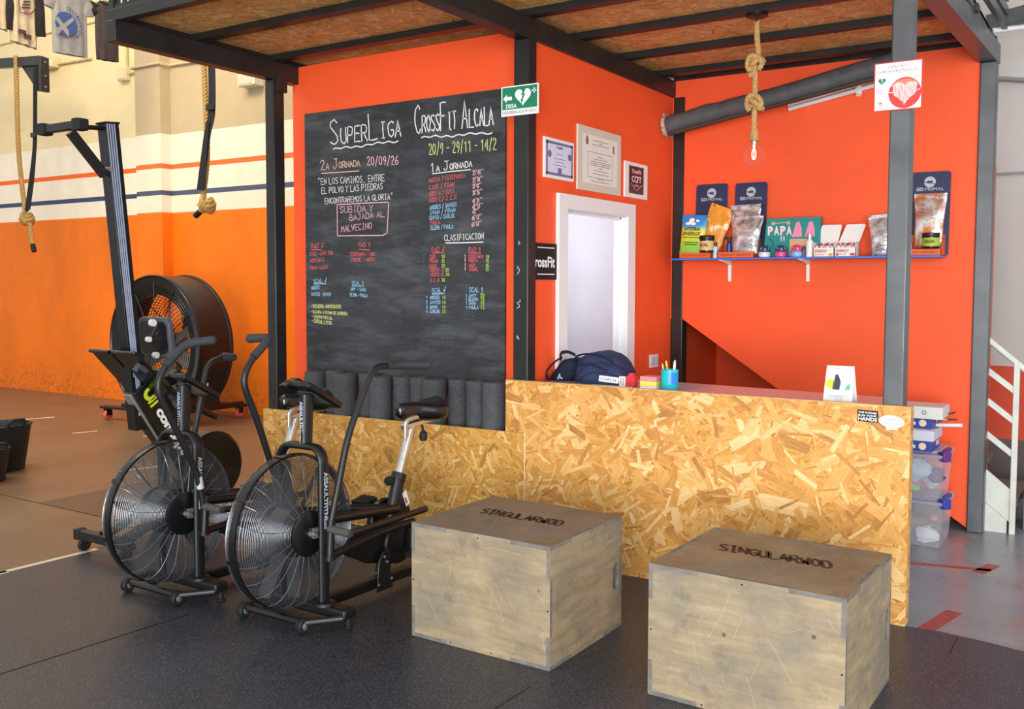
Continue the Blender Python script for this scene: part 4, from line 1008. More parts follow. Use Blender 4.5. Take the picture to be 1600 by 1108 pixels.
pc = thing('pencil_cup', 'turquoise pencil cup with blue panel on the counter', 'pencil cup', (-2.168, 4.99, 1.0305))
m = MB(); m.lathe([(.044, 0), (.047, .004), (.048, .11), (.045, .11), (.043, .01), (0, .008)], (-2.168, 4.99, 1.0305), n=36); m.build('cup', M('turquoise_tin', '22c3cc', .25), pc, smooth=40)
m = MB()
m.loft([[Vector((-2.168+.0492*math.cos(a), 4.99+.0492*math.sin(a), z)) for a in [R(-75+70*i/8) for i in range(9)]] for z in (1.06, 1.125)], capa=False, capb=False, closed=False); m.build('blue_panel', M('blue_print', '2f86e0', .3), pc, smooth=40)
for nm, lab, base, tip, r, hx in (('pencil', 'pale wooden pencil leaning in the turquoise cup', (-2.18, 4.98, 1.045), (-2.212, 4.985, 1.172), .0045, 'e0b49a'), ('marker_pen', 'green and yellow pen leaning in the turquoise cup', (-2.165, 4.985, 1.045), (-2.185, 4.975, 1.19), .006, '7ec850'), ('marker_pen', 'white capped pen upright in the turquoise cup', (-2.145, 4.985, 1.045), (-2.138, 4.99, 1.195), .0075, 'e8ebf2')):
    tp = thing(nm, lab, 'pen', base, 'pens in the turquoise cup'); b, t2 = Vector(base), Vector(tip)
    m = MB(); m.cyl(b, b.lerp(t2, .82), r, 12); m.build('barrel', M('pen_'+hx, hx, .4), tp)
    m = MB(); m.tube([b.lerp(t2, .82), b.lerp(t2, .93), t2], [r*1.08, r*.9, r*.45], 12); m.build('tip', M('pentip_'+hx, {'e0b49a': 'f0d8c0', '7ec850': 'f0d848', 'e8ebf2': 'c8ccd8'}[hx], .4), tp)
cs = thing('calendar_stand', 'white desk calendar stand with a small photograph by the grey column', 'desk stand', (-1.22, 4.93, 1.0305))
m = MB(); m.prism([(-.072, .0), (.072, .0), (.067, .178), (-.067, .178)], (-1.222, 4.90, 1.032), (1, 0, 0), (0, .28, 1), (0, .003, 0)); m.prism([(-.072, .0), (.072, .0), (.067, .178), (-.067, .178)], (-1.222, 5.0, 1.032), (1, 0, 0), (0, -.28, 1), (0, .003, 0)); m.build('folded_card', PAPER, cs)
def cal(mb, x, z, pts): face(mb, [Vector((-1.222+x+a, 4.8985+.28*(z+b), 1.032+z+b)) for a, b in pts])
m = MB(); cal(m, -.042, .088, disc(.024, 20)); m.build('yellow_disc', M('print_sun', 'f2d43c', .6), cs, smooth=0)
m = MB(); cal(m, .03, .06, [(0, 0), (.026, 0), (.026, .035), (.008, .024)]); m.build('green_print', M('print_teal', '6ec2a0', .6), cs, smooth=0)
m = MB(); cal(m, -.03, .06, [(0, 0), (.034, 0), (.038, .04), (.03, .06), (.022, .075), (.01, .075), (.006, .05), (0, .03)]); m.build('photograph', M('print_photo', '3a3d52', .6, var=.4, vs=60), cs, smooth=0)
m = MB(); 
for z, x0, x1 in ((.16, .01, .055), (.165, -.045, .0), (.03, -.05, .055), (.024, -.05, .03)): cal(m, x0, z, [(0, 0), (x1-x0, 0), (x1-x0, .003), (0, .003)])
m.build('lettering', M('print_mist', 'aab4c8', .6), cs, smooth=0)
m = MB(); m.prism(rrect(.03, .03, .006), (-1.225, 4.889, 1.034), (1, 0, 0), (0, .1, 1), (0, -.01, 0)); m.build('card_clip', clear('clear_acrylic', 'e6ecf2', .25), cs)
# ------------------------------------------------------------------ blue shelf and what stands on it
SZ = 1.8115
sh = thing('wall_shelf', 'long blue shelf on white brackets along the orange office wall', 'shelf', (-2.0, 6.79, 1.8))
m = MB(); m.box(-2.915, -1.04, 6.68, 6.905, 1.799, SZ-.0005); m.build('shelf_board', M('blue_laminate', '3f78dc', .35), sh, bevel=.002)
for x in (-2.525, -1.945, -1.31):
    m = MB(); m.box(x-.014, x+.014, 6.69, 6.903, 1.793, 1.799); m.prism([(0, 0), (.012, 0), (.016, .12), (.17, .148), (.17, .155), (0, .155)], (x-.012, 6.904, 1.642), (0, -1, 0), (0, 0, 1), (.024, 0, 0)); m.build('bracket', WHITE, sh, bevel=.002)
CARDN = M('navy_card', '232c52', .5); CARDO = M('orange_card', 'e2622a', .5)
def box_o(mm, x0, x1, y0, y1, z0, z1): return mm.box(x0, x1, y0, y1, z0, z1)
def display(label, x0, x1, bx0, bx1, zt):
    th = thing('counter_display', label, 'display box', ((x0+x1)/2, 6.78, SZ), 'cardboard product displays on the shelf')
    mm = MB(); y0, y1 = 6.70, 6.85
    mm.box(x0, x1, y0, y0+.004, SZ, SZ+.042); mm.box(x0, x1, y1-.004, y1, SZ, SZ+.14); mm.box(x0, x1, y0, y1, SZ, SZ+.003)
    for xx in (x0, x1-.004): mm.prism([(0, 0), (.15, 0), (.15, .14), (.0, .042)], (xx, y0, SZ), (0, 1, 0), (0, 0, 1), (.004, 0, 0))
    mm.build('tray', CARDO, th)
    w = bx1-bx0; mm = MB(); mm.prism(rrect(w, zt-SZ-.0, .022), (bx0, 6.853, SZ), (1, 0, 0), (0, .05, 1), (0, .004, 0)); mm.build('back_card', CARDN, th)
    zc = zt-.068; cx = (bx0+bx1)/2
    f = lambda x, z, lift=.002: Vector((x, 6.853+.05*(z-SZ)-lift, z))
    mm = MB(); face(mm, [f(cx+a, zc+b) for a, b in disc(.036, 28)])
    mm.build('emblem', M('print_silver', 'b9bdc8', .5), th, smooth=0)
    mm = MB()
    ribbon(mm, [f(cx+a, zc+b, .003) for a, b in ((-.05, .012), (-.02, -.004), (.01, -.008), (.05, -.022))], .005, (0, -1, 0))
    face(mm, [f(cx+a, zc+b, .003) for a, b in ((-.02, .0), (-.008, .012), (.0, .004), (.008, .012), (.02, .002), (.012, -.006), (-.012, -.004))]); mm.build('emblem_figure', CARDN, th, smooth=0)
    mm = MB(); put_txt(mm, 'GO', f(cx-.083, zc-.057), (1, 0, 0), (0, .05, 1), .022, .045, bold=.04); put_txt(mm, 'PRIMAL', f(cx-.03, zc-.057), (1, 0, 0), (0, .05, 1), .020, .118); mm.build('lettering', M('print_silver', 'b9bdc8', .5), th, smooth=0)
    mm = MB(); put_txt(mm, 'THE SPORT ESSENTIALS', Vector((x0+.02, 6.6985, SZ+.014)), (1, 0, 0), Z, .015, (x1-x0)-.04, bold=.02); mm.build('tray_lettering', M('print_rust', '9c3e14', .6), th, smooth=0)
    return th
display('navy and orange cardboard display behind the blue drink pouch on the shelf', -2.85, -2.60, -2.79, -2.545, 2.37)
display('navy and orange cardboard display behind the two silver pouches on the shelf', -2.55, -2.275, -2.485, -2.245, 2.365)
display('navy and orange cardboard display at the shelf end beyond the grey column', -1.30, -1.04, -1.275, -1.02, 2.37)

def pouch_mb(w, h, d, seed=0, nu=20, nv=22, taper=.0, crump=.006):
    mm = MB(); fr = []; rnd = Vector((seed*3.1, seed*1.7, 0))
    rings = []
    for i in range(nv+1):
        t = i/nv; z = h*t
        bulge = d*(math.sin(PI*min(1, t*1.12)**.75)**.8 if t < .89 else 0.0)/2 + .0015
        if t < .05: bulge = d*.42*(.6+t*8)
        hw = w/2*(1-taper*(1-t))*(1-.06*math.sin(PI*t)); ring = []
        for j in range(nu):
            a = 2*PI*j/nu; c, s = math.cos(a), math.sin(a)
            p = Vector((math.copysign(abs(c)**.6, c)*hw, s*bulge, z))
            cr = mnoise.noise(Vector((p.x*26, p.z*26, s*2))+rnd)+.5*mnoise.noise(Vector((p.x*60, p.z*60, s*3))+rnd)
            p += Vector((0, -cr*crump if s < 0 else cr*crump, 0)); ring.append(p)
        rings.append(ring)
    return mm.loft(rings)
def xf(mb, mat): mb.v = [tuple(mat @ Vector(p)) for p in mb.v]; return mb
FOIL = new_mat('silver_foil', .22, .6).m; FOIL.node_tree.nodes['Principled BSDF'].inputs['Base Color'].default_value = (.78, .76, .76, 1)
def foil_bump(m):
    k = NT(m); k.bump(k.noise(k.coord(), 28, 4), .5, .01); c = k.ramp(k.noise(k.coord(), 18, 4), [(.35, lin('9c9698')), (.6, lin('f2f0f0'))]); k.color(c)
foil_bump(FOIL)
def pouch(name, label, x, y, z, w, h, d, mat, rotz=0, roll=0, tilt=0, seed=0, taper=0.0, group='pouches on the shelf', cat='pouch', smooth=50):
    th = thing(name, label, cat, (x, y, z), group)
    T = Matrix.Translation((x, y, z)) @ Matrix.Rotation(R(rotz), 4, 'Z') @ Matrix.Rotation(R(roll), 4, 'Y') @ Matrix.Rotation(R(tilt), 4, 'X')
    xf(pouch_mb(w, h, d, seed, taper=taper), T).build('pouch_body', mat, th, smooth=smooth)
    mm = MB(); mm.box(-w/2*.97, w/2*.97, -.0025, .0025, h*.925, h*.945); xf(mm, T).build('seal_strip', mat, th)
    return th, T
k = new_mat('orange_pouch_print', .4); v = k.coord(); k.color(k.ramp(k.noise(v, 14, 3), [(.42, lin('e8952e')), (.56, lin('f0a840')), (.62, lin('f6e6c8'))]))
pouch('drink_pouch', 'orange and cream pouch leaning behind the blue drink pouch', -2.675, 6.79, SZ+.045, .20, .36, .05, k.m, 0, 20, -6, 1)
k = new_mat('blue_to_green_print', .3); sx = k.n('ShaderNodeSeparateXYZ'); k.l(k.coord(), sx.inputs[0])
k.color(k.ramp(k.math('DIVIDE', sx.outputs[2], .30), [(0, lin('78c850')), (.22, lin('9ad848')), (.45, lin('e8e23c')), (.58, lin('cfe060')), (.68, lin('3a9ae0')), (.9, lin('2f7fc8'))]))
th, T = pouch('drink_pouch', 'blue, yellow and green energy drink pouch at the shelf end by the dark column', -2.755, 6.72, SZ+.038, .20, .285, .055, k.m, 0, 3, -3, 2)
m = MB()
for s, zz, w, h in (('HYDRA', .165, .12, .026), ('ENERGY', .13, .14, .026)): put_txt(m, s, T @ Vector((-w/2, -.034, zz)), T.to_3x3() @ Vector((1, 0, 0)), T.to_3x3() @ Vector((0, 0, 1)), h, w, shear=.2, bold=.02)
for zz, w in ((.112, .14), (.075, .12), (.06, .1)): rect(m, T @ Vector((-w/2, -.034, zz)), T.to_3x3() @ Vector((1, 0, 0)), Z, w, .005)
m.build('lettering', INK, th, smooth=0)
m = MB()
for i in range(6): poly(m, [(a, b*.5) for a, b in disc(random.uniform(.012, .022), 12)], T @ Vector((random.uniform(-.07, .07), -.03, random.uniform(.215, .25))), (1, 0, 0), (0, 0, 1))
m.build('cloud_print', WHITEINK, th, smooth=0)
pouch('foil_pouch', 'silver foil pouch, the rear one of two before the navy display', -2.378, 6.80, SZ+.045, .235, .345, .05, FOIL, 0, -1, -4, 3, .18)
pouch('foil_pouch', 'crumpled silver foil pouch, the front one of two before the navy display', -2.352, 6.735, SZ+.03, .235, .275, .07, FOIL, 0, 2, -5, 4, .22)
pouch('foil_pouch', 'crumpled silver foil pouch partly hidden behind the grey column', -1.41, 6.75, SZ, .18, .28, .08, FOIL, 0, -3, -3, 5, .25)
k = new_mat('rose_foil', .25, .55); k.color(k.ramp(k.noise(k.coord(), 12, 3), [(.36, lin('d8763a')), (.46, lin('c9a898')), (.6, lin('f0ece8'))])); k.bump(k.noise(k.coord(), 26, 4), .45, .01)
pouch('foil_pouch', 'silver and orange foil pouch standing in the end display by the wall edge', -1.135, 6.785, SZ+.05, .205, .36, .06, k.m, 0, 1, -4, 6, .15)
# jars
def jar(label, x, y, z, r, h, body, lid, lab, txt=None):
    th = thing('jar', label, 'jar', (x, y, z), 'jars on the shelf')
    mm = MB(); mm.lathe([(r*.9, 0), (r, .008), (r, h*.74), (r*.94, h*.78), (0, h*.78)], (x, y, z), n=32); mm.build('jar_body', body, th)
    mm = MB(); mm.lathe([(r*1.02, h*.76), (r*1.04, h*.78), (r*1.04, h*.97), (r, h), (0, h)], (x, y, z), n=32); mm.build('lid', lid, th)
    mm = MB(); mm.lathe([(r*1.006, h*.14), (r*1.006, h*.68)], (x, y, z), n=32, caps=False); lb = mm.build('paper_label', lab, th)
    if txt: m2 = MB(); put_txt(m2, txt, Vector((x-.03, y-r*1.03, z+h*.34)), (1, 0, 0), Z, h*.18, .06, bold=.02); m2.build('lettering', INK, lb, smooth=0)
JB = M('jar_dark', '1d1512', .25)
jar('dark lidded jar with cream label beside the blue drink pouch', -2.633, 6.705, SZ+.04, .053, .125, JB, M('lid_black', '161412', .4), M('label_cream', 'd8b878', .6), 'NUTRA')
jar('dark jar with lime green label in the end display', -1.105, 6.71, SZ+.045, .052, .10, JB, M('lid_black', '161412', .4), M('label_lime', 'a8b838', .6), 'GREEN')
def vial(label, x, y, r, h, body, cap, group):
    th = thing('small_bottle', label, 'bottle', (x, y, SZ), group)
    mm = MB(); mm.lathe([(r, 0), (r, h*.68), (r*.6, h*.76), (0, h*.76)], (x, y, SZ), n=20); mm.build('bottle_body', body, th)
    mm = MB(); mm.lathe([(r*.66, h*.74), (r*.7, h), (0, h)], (x, y, SZ), n=20); mm.build('cap', cap, th)
LBL = M('label_pale_blue', 'c0d2ec', .4); CAPB = M('cap_black', '17171c', .4); REDC = M('cap_red', 'c03038', .4)
vial('small pale bottle with black cap between two cardboard displays', -2.573, 6.72, .017, .115, LBL, CAPB, 'small bottles on the shelf')
vial('small pale bottle with black cap in the end display beside the grey column', -1.235, 6.69, .018, .115, LBL, CAPB, 'small bottles on the shelf')
vial('tall white tube beside the teal gift box', -1.888, 6.72, .024, .16, WHITE, M('cap_silver', 'b8b8bc', .3, .6), 'small bottles on the shelf')
vial('slim dark grey tube before the teal gift box', -1.925, 6.715, .012, .075, M('tube_grey', '55555c', .4), CAPB, 'small bottles on the shelf')
# blue bottle inside the second display
vial('small dark blue bottle beside the silver pouches', -2.497, 6.80, .02, .155, M('bottle_blue', '2b3a8c', .3), CAPB, 'small bottles on the shelf')
# teal gift box with block lettering
gb = thing('gift_box', 'teal gift box with white and pink capitals and pink shapes', 'gift box', (-2.02, 6.80, SZ))
m = MB(); m.prism([(-2.235, 0), (-1.835, 0), (-1.835, .28), (-2.215, .278)], (0, 6.78, SZ), (1, 0, 0), (0, .03, 1), (0, .06, 0)); m.build('carton', M('teal_card', '128a86', .5), gb)
fx = lambda x, z: Vector((x, 6.778+.03*(z-SZ), z))
m = MB()
for i, ch in enumerate('PAPA'): put_txt(m, ch, fx(-2.205+.045*i, 1.975), (1, 0, 0), Z, .058, .038, bold=.05)
for i in range(2): rect(m, fx(-2.11+.02*i, 1.93), (1, 0, 0), Z, .007, .034)
m.build('lettering', M('print_blush', 'f2d6da', .5), gb, smooth=0)
m = MB(); rect(m, fx(-2.17, 2.052), (1, .0, .05), Z, .115, .005); 
for x in (-2.178, -2.165, -2.068, -2.056): rect(m, fx(x, 2.043), (1, 0, 0), Z, .008, .024)
m.build('dumbbell_print', M('print_peach', 'e8b48c', .5), gb, smooth=0)
m = MB()
for x in (-2.035, -1.945): face(m, [fx(x+a, 1.955+b) for a, b in ((0, 0), (.075, .0), (.07, .06), (.055, .11), (.03, .10), (.012, .03))]); 
m.build('pink_print', M('print_pink', 'ee8cae', .5), gb, smooth=0)
m = MB(); rect(m, fx(-2.045, SZ+.005), (1, 0, 0), Z, .14, .125); m.build('beige_print', M('print_beige', 'd8ac84', .5), gb, smooth=0)
m = MB(); ribbon(m, [fx(-2.19+.028*math.cos(t), 1.91+.03*math.sin(t)) for t in [R(-80+20*i) for i in range(10)]], .006, (0, -1, 0)); m.build('curl_print', M('print_deep', '123c48', .5), gb, smooth=0)
# tiny tins with patterned lids
for x, lab, lo, hi in ((-2.205, 'tiny tin with white base and navy spotted lid before the teal box', 'd8dce8', '2c3560'), (-2.088, 'tiny tin with pink base and navy spotted lid before the teal box', 'e0468c', '2c3560'), (-1.975, 'tiny tin with pale blue base and pink lid before the teal box', '7cb4ea', 'd0406c')):
    th = thing('small_tin', lab, 'tin', (x, 6.72, SZ), 'tiny tins before the teal box')
    m = MB(); m.lathe([(.034, 0), (.042, .008), (.042, .034), (.038, .038), (0, .038)], (x, 6.72, SZ), n=24); m.build('tin_base', M('tin_'+lo, lo, .4), th)
    kk = new_mat('lid_'+lab.split()[4]+hi+str(x), .5); vo = kk.n('ShaderNodeTexVoronoi'); vo.inputs['Scale'].default_value = 70; kk.l(kk.coord(), vo.inputs['Vector']); kk.color(kk.ramp(vo.outputs['Distance'], [(.2, lin('b8c4e8')), (.35, lin(hi))]))
    m = MB(); m.lathe([(.038, .038), (.036, .06), (.026, .08), (0, .086)], (x, 6.72, SZ), n=24); m.build('patterned_lid', kk.m, th)
# small white cartons with raised lids, full of slim tubes
CART = M('carton_white', 'ece8e2', .55, 0, .3, .03)
for x0, x1, lx0, lx1, lab, hx in ((-1.857, -1.716, -1.83, -1.692, 'open white carton with yellow print, lid raised, beside the teal box', 'e8c040'), (-1.712, -1.574, -1.665, -1.535, 'open white carton with red print, lid raised, toward the grey column', 'd84848')):
    th = thing('open_carton', lab, 'carton', ((x0+x1)/2, 6.75, SZ), 'open white cartons on the shelf')
    m = MB(); m.box(x0, x1, 6.70, 6.703, SZ, SZ+.062); m.box(x0, x0+.003, 6.70, 6.80, SZ, SZ+.10); m.box(x1-.003, x1, 6.70, 6.80, SZ, SZ+.10); m.box(x0, x1, 6.70, 6.80, SZ, SZ+.002); m.box(x0, x1, 6.797, 6.80, SZ, SZ+.10); m.build('tray', CART, th)
    m = MB(); m.prism([(x0, 0), (x1, 0), (lx1, .115), (lx1-.008, .125), (lx0+.008, .125), (lx0, .115)], (0, 6.80, SZ+.098), (1, 0, 0), (0, .05, 1), (0, .003, 0)); m.build('raised_lid', CART, th)
    m = MB(); put_txt(m, 'ENERGY', Vector((x0+.012, 6.6985, SZ+.030)), (1, 0, 0), Z, .018, .085, bold=.03); put_txt(m, 'FRUIT', Vector((x0+.03, 6.6985, SZ+.010)), (1, 0, 0), Z, .010, .05); m.build('lettering', M('print_scarlet', 'c83c40', .5), th, smooth=0)
    m = MB(); 
    for q in (.018, .112, .126): poly(m, disc(.010, 14), Vector((x0+q, 6.6984, SZ+.014)), (1, 0, 0), Z)
    m.build('fruit_print', M('print_fruit_'+hx, hx, .5), th, smooth=0)
    for i in range(5):
        xx = x0+.02+.024*i; yy = 6.725+.018*(i % 3); tt = thing('slim_tube', 'slim white tube with red cap standing in a small white carton', 'tube', (xx, yy, SZ+.003), 'slim tubes in the cartons')
        m = MB(); m.cyl((xx, yy, SZ+.003), (xx, yy, SZ+.075), .009, 12); m.build('tube_body', WHITE, tt); m = MB(); m.cyl((xx, yy, SZ+.075), (xx, yy, SZ+.092+.004*(i % 2)), .0075, 12); m.build('cap', REDC, tt)

# ------------------------------------------------------------------ pendant lamp, duct, pipes
JUTE = M('jute_rope', 'c09a64', .85, 0, .2, .25, 60, .5, 250); SISAL = M('sisal_rope', 'a98a55', .85, 0, .2, .3, 60, .5, 220)
pl = thing('pendant_lamp', 'pendant lamp with clear globe bulb on a knotted jute rope', 'pendant lamp', (-1.86, 5.45, 3.17))
px, py = -1.858, 5.452
m = MB(); m.lathe([(0, 0), (.062, 0), (.062, -.014), (.05, -.02), (0, -.02)], (px, py, 3.1695), n=32); m.cyl((px, py, 3.15), (px, py, 3.115), .008, 12); m.build('ceiling_rose', BLACK, pl)
def knot_path(cx, cy, cz, r, turns=1.35, h=.07):
    return [Vector((cx+r*math.cos(2*PI*turns*i/24+.6), cy+r*math.sin(2*PI*turns*i/24+.6), cz+h*.5-h*i/24)) for i in range(25)]
m = MB(); zk1, zk2 = 2.885, 2.655
path = bez([(px, py, 3.125), (px+.004, py, 3.02), (px+.012, py, 2.935), (px-.012, py-.02, 2.90), (px-.008, py, 2.86), (px-.004, py, 2.76), (px-.006, py, 2.69), (px+.01, py-.018, 2.655), (px-.004, py, 2.62), (px-.006, py, 2.53), (px-.004, py, 2.50)], 8)
rope_mb(m, path, .0165, .055); m.build('rope', JUTE, pl, smooth=60)
for zz, tl in ((2.885, .55), (2.66, -.45)):
    m = MB(); pts = []
    for i in range(33):
        a = 2*PI*1.45*i/32+1.0; rr = .030+.005*math.sin(3*a)
        pts.append(Vector((px+rr*math.cos(a)*1.15, py+rr*math.sin(a), zz+.034-.068*i/32+tl*.05*math.cos(a))))
    rope_mb(m, pts, .0155, .05)
    rope_mb(m, bez([(px-.035, py-.012, zz-.035), (px-.048, py-.01, zz+.0), (px-.03, py-.022, zz+.045), (px+.012, py-.02, zz+.04), (px+.04, py-.016, zz+.0), (px+.022, py-.02, zz-.035)], 6), .0155, .05)
    m.build('rope_knot', JUTE, pl, smooth=60)
m = MB(); m.lathe([(.016, .05), (.022, .03), (.026, .012), (.024, .0), (.031, -.018), (.027, -.022), (0, -.02)], (px-.004, py, 2.47), n=24); m.build('rope_socket', JUTE, pl)
m = MB(); m.cyl((px-.004, py, 2.452), (px-.004, py, 2.425), .014, 16); m.build('bulb_cap', CHROME, pl)
bx, bz = px-.004, 2.362
GLS = clear('clear_glass', '9a9a9a', .0, .02)
m = MB(); m.lathe([(.015, .075), (.018, .066), (.034, .055), (.055, .036), (.064, .012), (.065, -.008), (.058, -.032), (.04, -.052), (.02, -.063), (0, -.066)], (bx, py, bz), n=40); gl = m.build('glass_globe', GLS, pl, smooth=60)
m = MB(); m.cyl((bx, py, bz+.07), (bx, py, bz+.03), .006, 10)
for i in range(4):
    a = PI/2*i+.4; c, s = math.cos(a), math.sin(a); m.tube([(bx+.008*c, py+.008*s, bz+.035), (bx+.012*c, py+.012*s, bz+.005), (bx+.006*c, py+.006*s, bz-.02)], .0022, 6)
m.build('filament', emit('filament_glow', 'ffe2a8', 3.0), gl)

GREYP = M('grey_duct_wrap', '55585b', .55, .1, .4, .2, 12, .35, 40); 
dk = thing('duct_pipe', 'dark grey wrapped duct rising across the orange wall under the joists', 'pipe', (-3.0, 6.62, 2.8))
a, b = Vector((-2.975, 6.72, 2.80)), Vector((-1.30, 6.70, 3.075)); m = MB()
m.tube([a.lerp(b, t)+Vector((0, 0, .006*math.sin(t*9))) for t in [i/20 for i in range(21)]], [.070+.006*math.sin(i*2.1)*(i < 6) for i in range(21)], 24); m.build('insulated_pipe', GREYP, dk, smooth=60)
m = MB()
for off in (-.03, .0, .03): m.tube([a.lerp(b, t)+Vector((0, -.03+off*.6, -.068-abs(off)*.1)) for t in (0.02, .3, .6, .98)], .010, 8)
m.build('cable_bundle', M('brown_cables', '4a3a30', .6), dk)
m = MB(); m.tube([a+(a-b).normalized()*q for q in (-.02, .006, .012)], [.074, .078, .06], 20); 
for i in range(10): ang = 2*PI*i/10; m.ball(a+Vector((-.012, .05*math.cos(ang), .05*math.sin(ang))), .014, 8)
m.build('sealing_foam', M('expanding_foam', 'b8a692', .8, 0, .2, .3, 30, .6, 60), dk)
for yy, z0, z1 in ((6.86, 2.90, 3.06), (6.88, 2.87, 3.02)):
    pw = thing('conduit_pipe', ('upper' if z0 > 2.88 else 'lower')+' thin pale conduit running below the grey duct on the orange wall', 'pipe', (-2.1, yy, z0), 'pale conduits under the duct')
    m = MB(); m.cyl((-2.1, yy, z0), (-1.27, yy, z1), .016, 12); m.build('tube', M('conduit_white', 'd8d8d6', .4), pw)
    m = MB(); m.tube([(-1.62, yy, z0+.48*(z1-z0)-.02), (-1.62, yy+.02, z0+.48*(z1-z0)+.02)], .02, 8); m.build('clip', WHITE, pw)
# ------------------------------------------------------------------ air bikes
WIRE = M('cage_wire', '6c6f75', .3, .6, .5, .1); BLADE = M('fan_blade_metal', '48494b', .4, .6, .5, .25, 12)
PALE = M('pale_print', 'aebdd0', .5); HUBG = M('hub_grey', '8a8c8e', .35, .6)
def bike(label, dx, dy, near, near_grip, far, far_grip, sticker=False):
    T = lambda x, y, z: Vector((x+dx, y+dy, z))
    xc = -3.30
    rt = thing('air_bike', label, 'air bike', tuple(T(xc, 3.27, 0)), 'air bikes by the counter')
    # base
    m = MB(); m.bar(T(-3.60, 3.275, .078), T(-3.01, 3.275, .078), .085, .05); m.build('front_stabilizer', SATIN, rt, bevel=.014, seg=3)
    for x in (-3.58, -3.035):
        m = MB(); m.lathe([(.022, .002), (.024, .008), (.012, .02), (.010, .055)], T(x, 3.285, 0), n=20); m.build('leveling_foot', BLKRUB, rt)
    m = MB(); p = [T(-3.03, 3.245, .062), T(-3.165, 3.125, .05), T(-3.545, 3.125, .05), T(-3.58, 3.25, .062)]
    for q0, q1 in zip(p, p[1:]): m.tube([q0, q1], .017, 12)
    m.build('wheel_bracket', SATIN, rt)
    for x in (-3.165, -3.56):
        m = MB(); m.lathe([(.012, -.016), (.030, -.018), (.037, -.012), (.037, .012), (.030, .018), (.012, .016)], T(x, 3.12, .0375), (1, 0, 0), 28); w = m.build('transport_wheel', BLKRUB, rt)
        m = MB(); m.lathe([(.0, .022), (.008, .022), (.017, .0175), (.017, -.0175)], T(x, 3.12, .0375), (1, 0, 0), 20); m.build('wheel_hub', HUBG, w)
    m = MB(); m.bar(T(-3.26, 3.30, .07), T(-3.235, 4.36, .07), .055, .055); m.build('base_rail', SATIN, rt, bevel=.008)
    m = MB(); m.bar(T(-3.5, 4.38, .07), T(-3.0, 4.38, .07), .07, .05); m.build('rear_stabilizer', SATIN, rt, bevel=.014, seg=3)
    # fork arching over the fan, console mast
    fk = fillet([T(-3.165, 3.262, .095), T(-3.165, 3.262, .80), T(-3.20, 3.262, .845), T(-3.40, 3.262, .845), T(-3.445, 3.262, .80), T(-3.445, 3.262, .095)], .07, 6)
    m = MB(); m.tube(fk, .031, 16, up=(0, 1, 0), flat=.55); f = m.build('fork', SATIN, rt, smooth=50)
    m = MB(); put_txt(m, 'ASSAULTFITNESS', T(-3.1465, 3.249, .735), (0, 0, -1), (0, 1, 0), .024, .27, bold=.03); m.build('fork_lettering', PALE, f, smooth=0)
    m = MB(); m.lathe([(.055, 0), (.05, .012), (.03, .018)], T(-3.165, 3.262, .10), n=20); m.lathe([(.055, 0), (.05, .012), (.03, .018)], T(-3.445, 3.262, .10), n=20); m.build('fork_foot_plate', SATIN, rt)
    m = MB(); m.tube([T(-3.285, 3.275, .84), T(-3.285, 3.285, 1.09)], .034, 16, up=(0, 1, 0), flat=.62); ms = m.build('console_mast', SATIN, rt, smooth=50)
    m = MB(); put_txt(m, 'ASSAULTFITNESS', T(-3.298, 3.2455, 1.06), (0, 0, -1), (1, 0, 0), .020, .21, bold=.03); m.build('mast_lettering', PALE, ms, smooth=0)
    cn = MB(); c0, c1 = T(xc-.01, 3.235, 1.145), T(xc-.01, 3.46, 1.02); d = (c1-c0).normalized(); n = Vector((1, 0, 0)).cross(d).normalized()
    cn.obox((c0+c1)/2, Vector((.085, 0, 0)), d*(c1-c0).length/2, n*.016); cb = cn.build('console', BLACK, rt, bevel=.008, label='black display console')
    m = MB(); m.obox((c0+c1)/2-n*.0168, Vector((.06, 0, 0)), d*.07, n*.001); m.build('display_screen', M('lcd_grey', '4c5450', .2), cb)
    m = MB(); m.prism([(0, 0), (.09, .03), (.15, .0), (.12, -.03), (.05, -.05)], T(xc-.095, 3.20, 1.135), (0, 1, 0), (0, 0, 1), (.05, 0, 0)); m.build('bottle_bracket', BLACK, cb, bevel=.004)
    # fan with guard
    fy, fz, fr = 3.20, .448, .362; xa, xb = -3.40, -3.225
    cc = T((xa+xb)/2, fy, fz)
    m = MB(); m.lathe([(fr-.008, -.019), (fr+.002, -.019), (fr+.005, 0), (fr+.002, .019), (fr-.008, .019), (fr-.008, -.019)], cc, (1, 0, 0), 72)
    for i in range(8):
        a = 2*PI*i/8+.2; m.obox(cc+Vector((0, (fr+.006)*math.cos(a), (fr+.006)*math.sin(a))), (.032, 0, 0), Vector((0, -math.sin(a), math.cos(a)))*.010, Vector((0, math.cos(a), math.sin(a)))*.003)
    m.build('fan_rim', BLACK, rt, smooth=40)
    for sgn in (1, -1):
        m = MB()
        prof = lambda r: .016+.082*(max(0.0, 1-(r/(fr+.001))**7))**.5+.010*(1-r/fr)
        for i in range(34):
            r = .112+(fr-.004-.112)*(i/33)**.92; m.ring(cc+Vector((sgn*prof(r), 0, 0)), (1, 0, 0), r, .0012, 72, 4)
        for i in range(24):
            a0 = 2*PI*i/24
            pts = []
            for kk in range(13):
                r = .105+(fr-.001-.105)*kk/12; a = a0+.06*math.sin(PI*kk/12); pts.append(cc+Vector((sgn*(prof(r)+.002), r*math.cos(a), r*math.sin(a))))
            m.tube(pts, .0018, 5)
        m.build('fan_guard', WIRE, rt, smooth=60)
        m = MB(); m.lathe([(.108, sgn*.10), (.108, sgn*.118), (.10, sgn*.122), (0, sgn*.122)], cc, (1, 0, 0), 40); h = m.build('guard_hub', BLACK, rt)
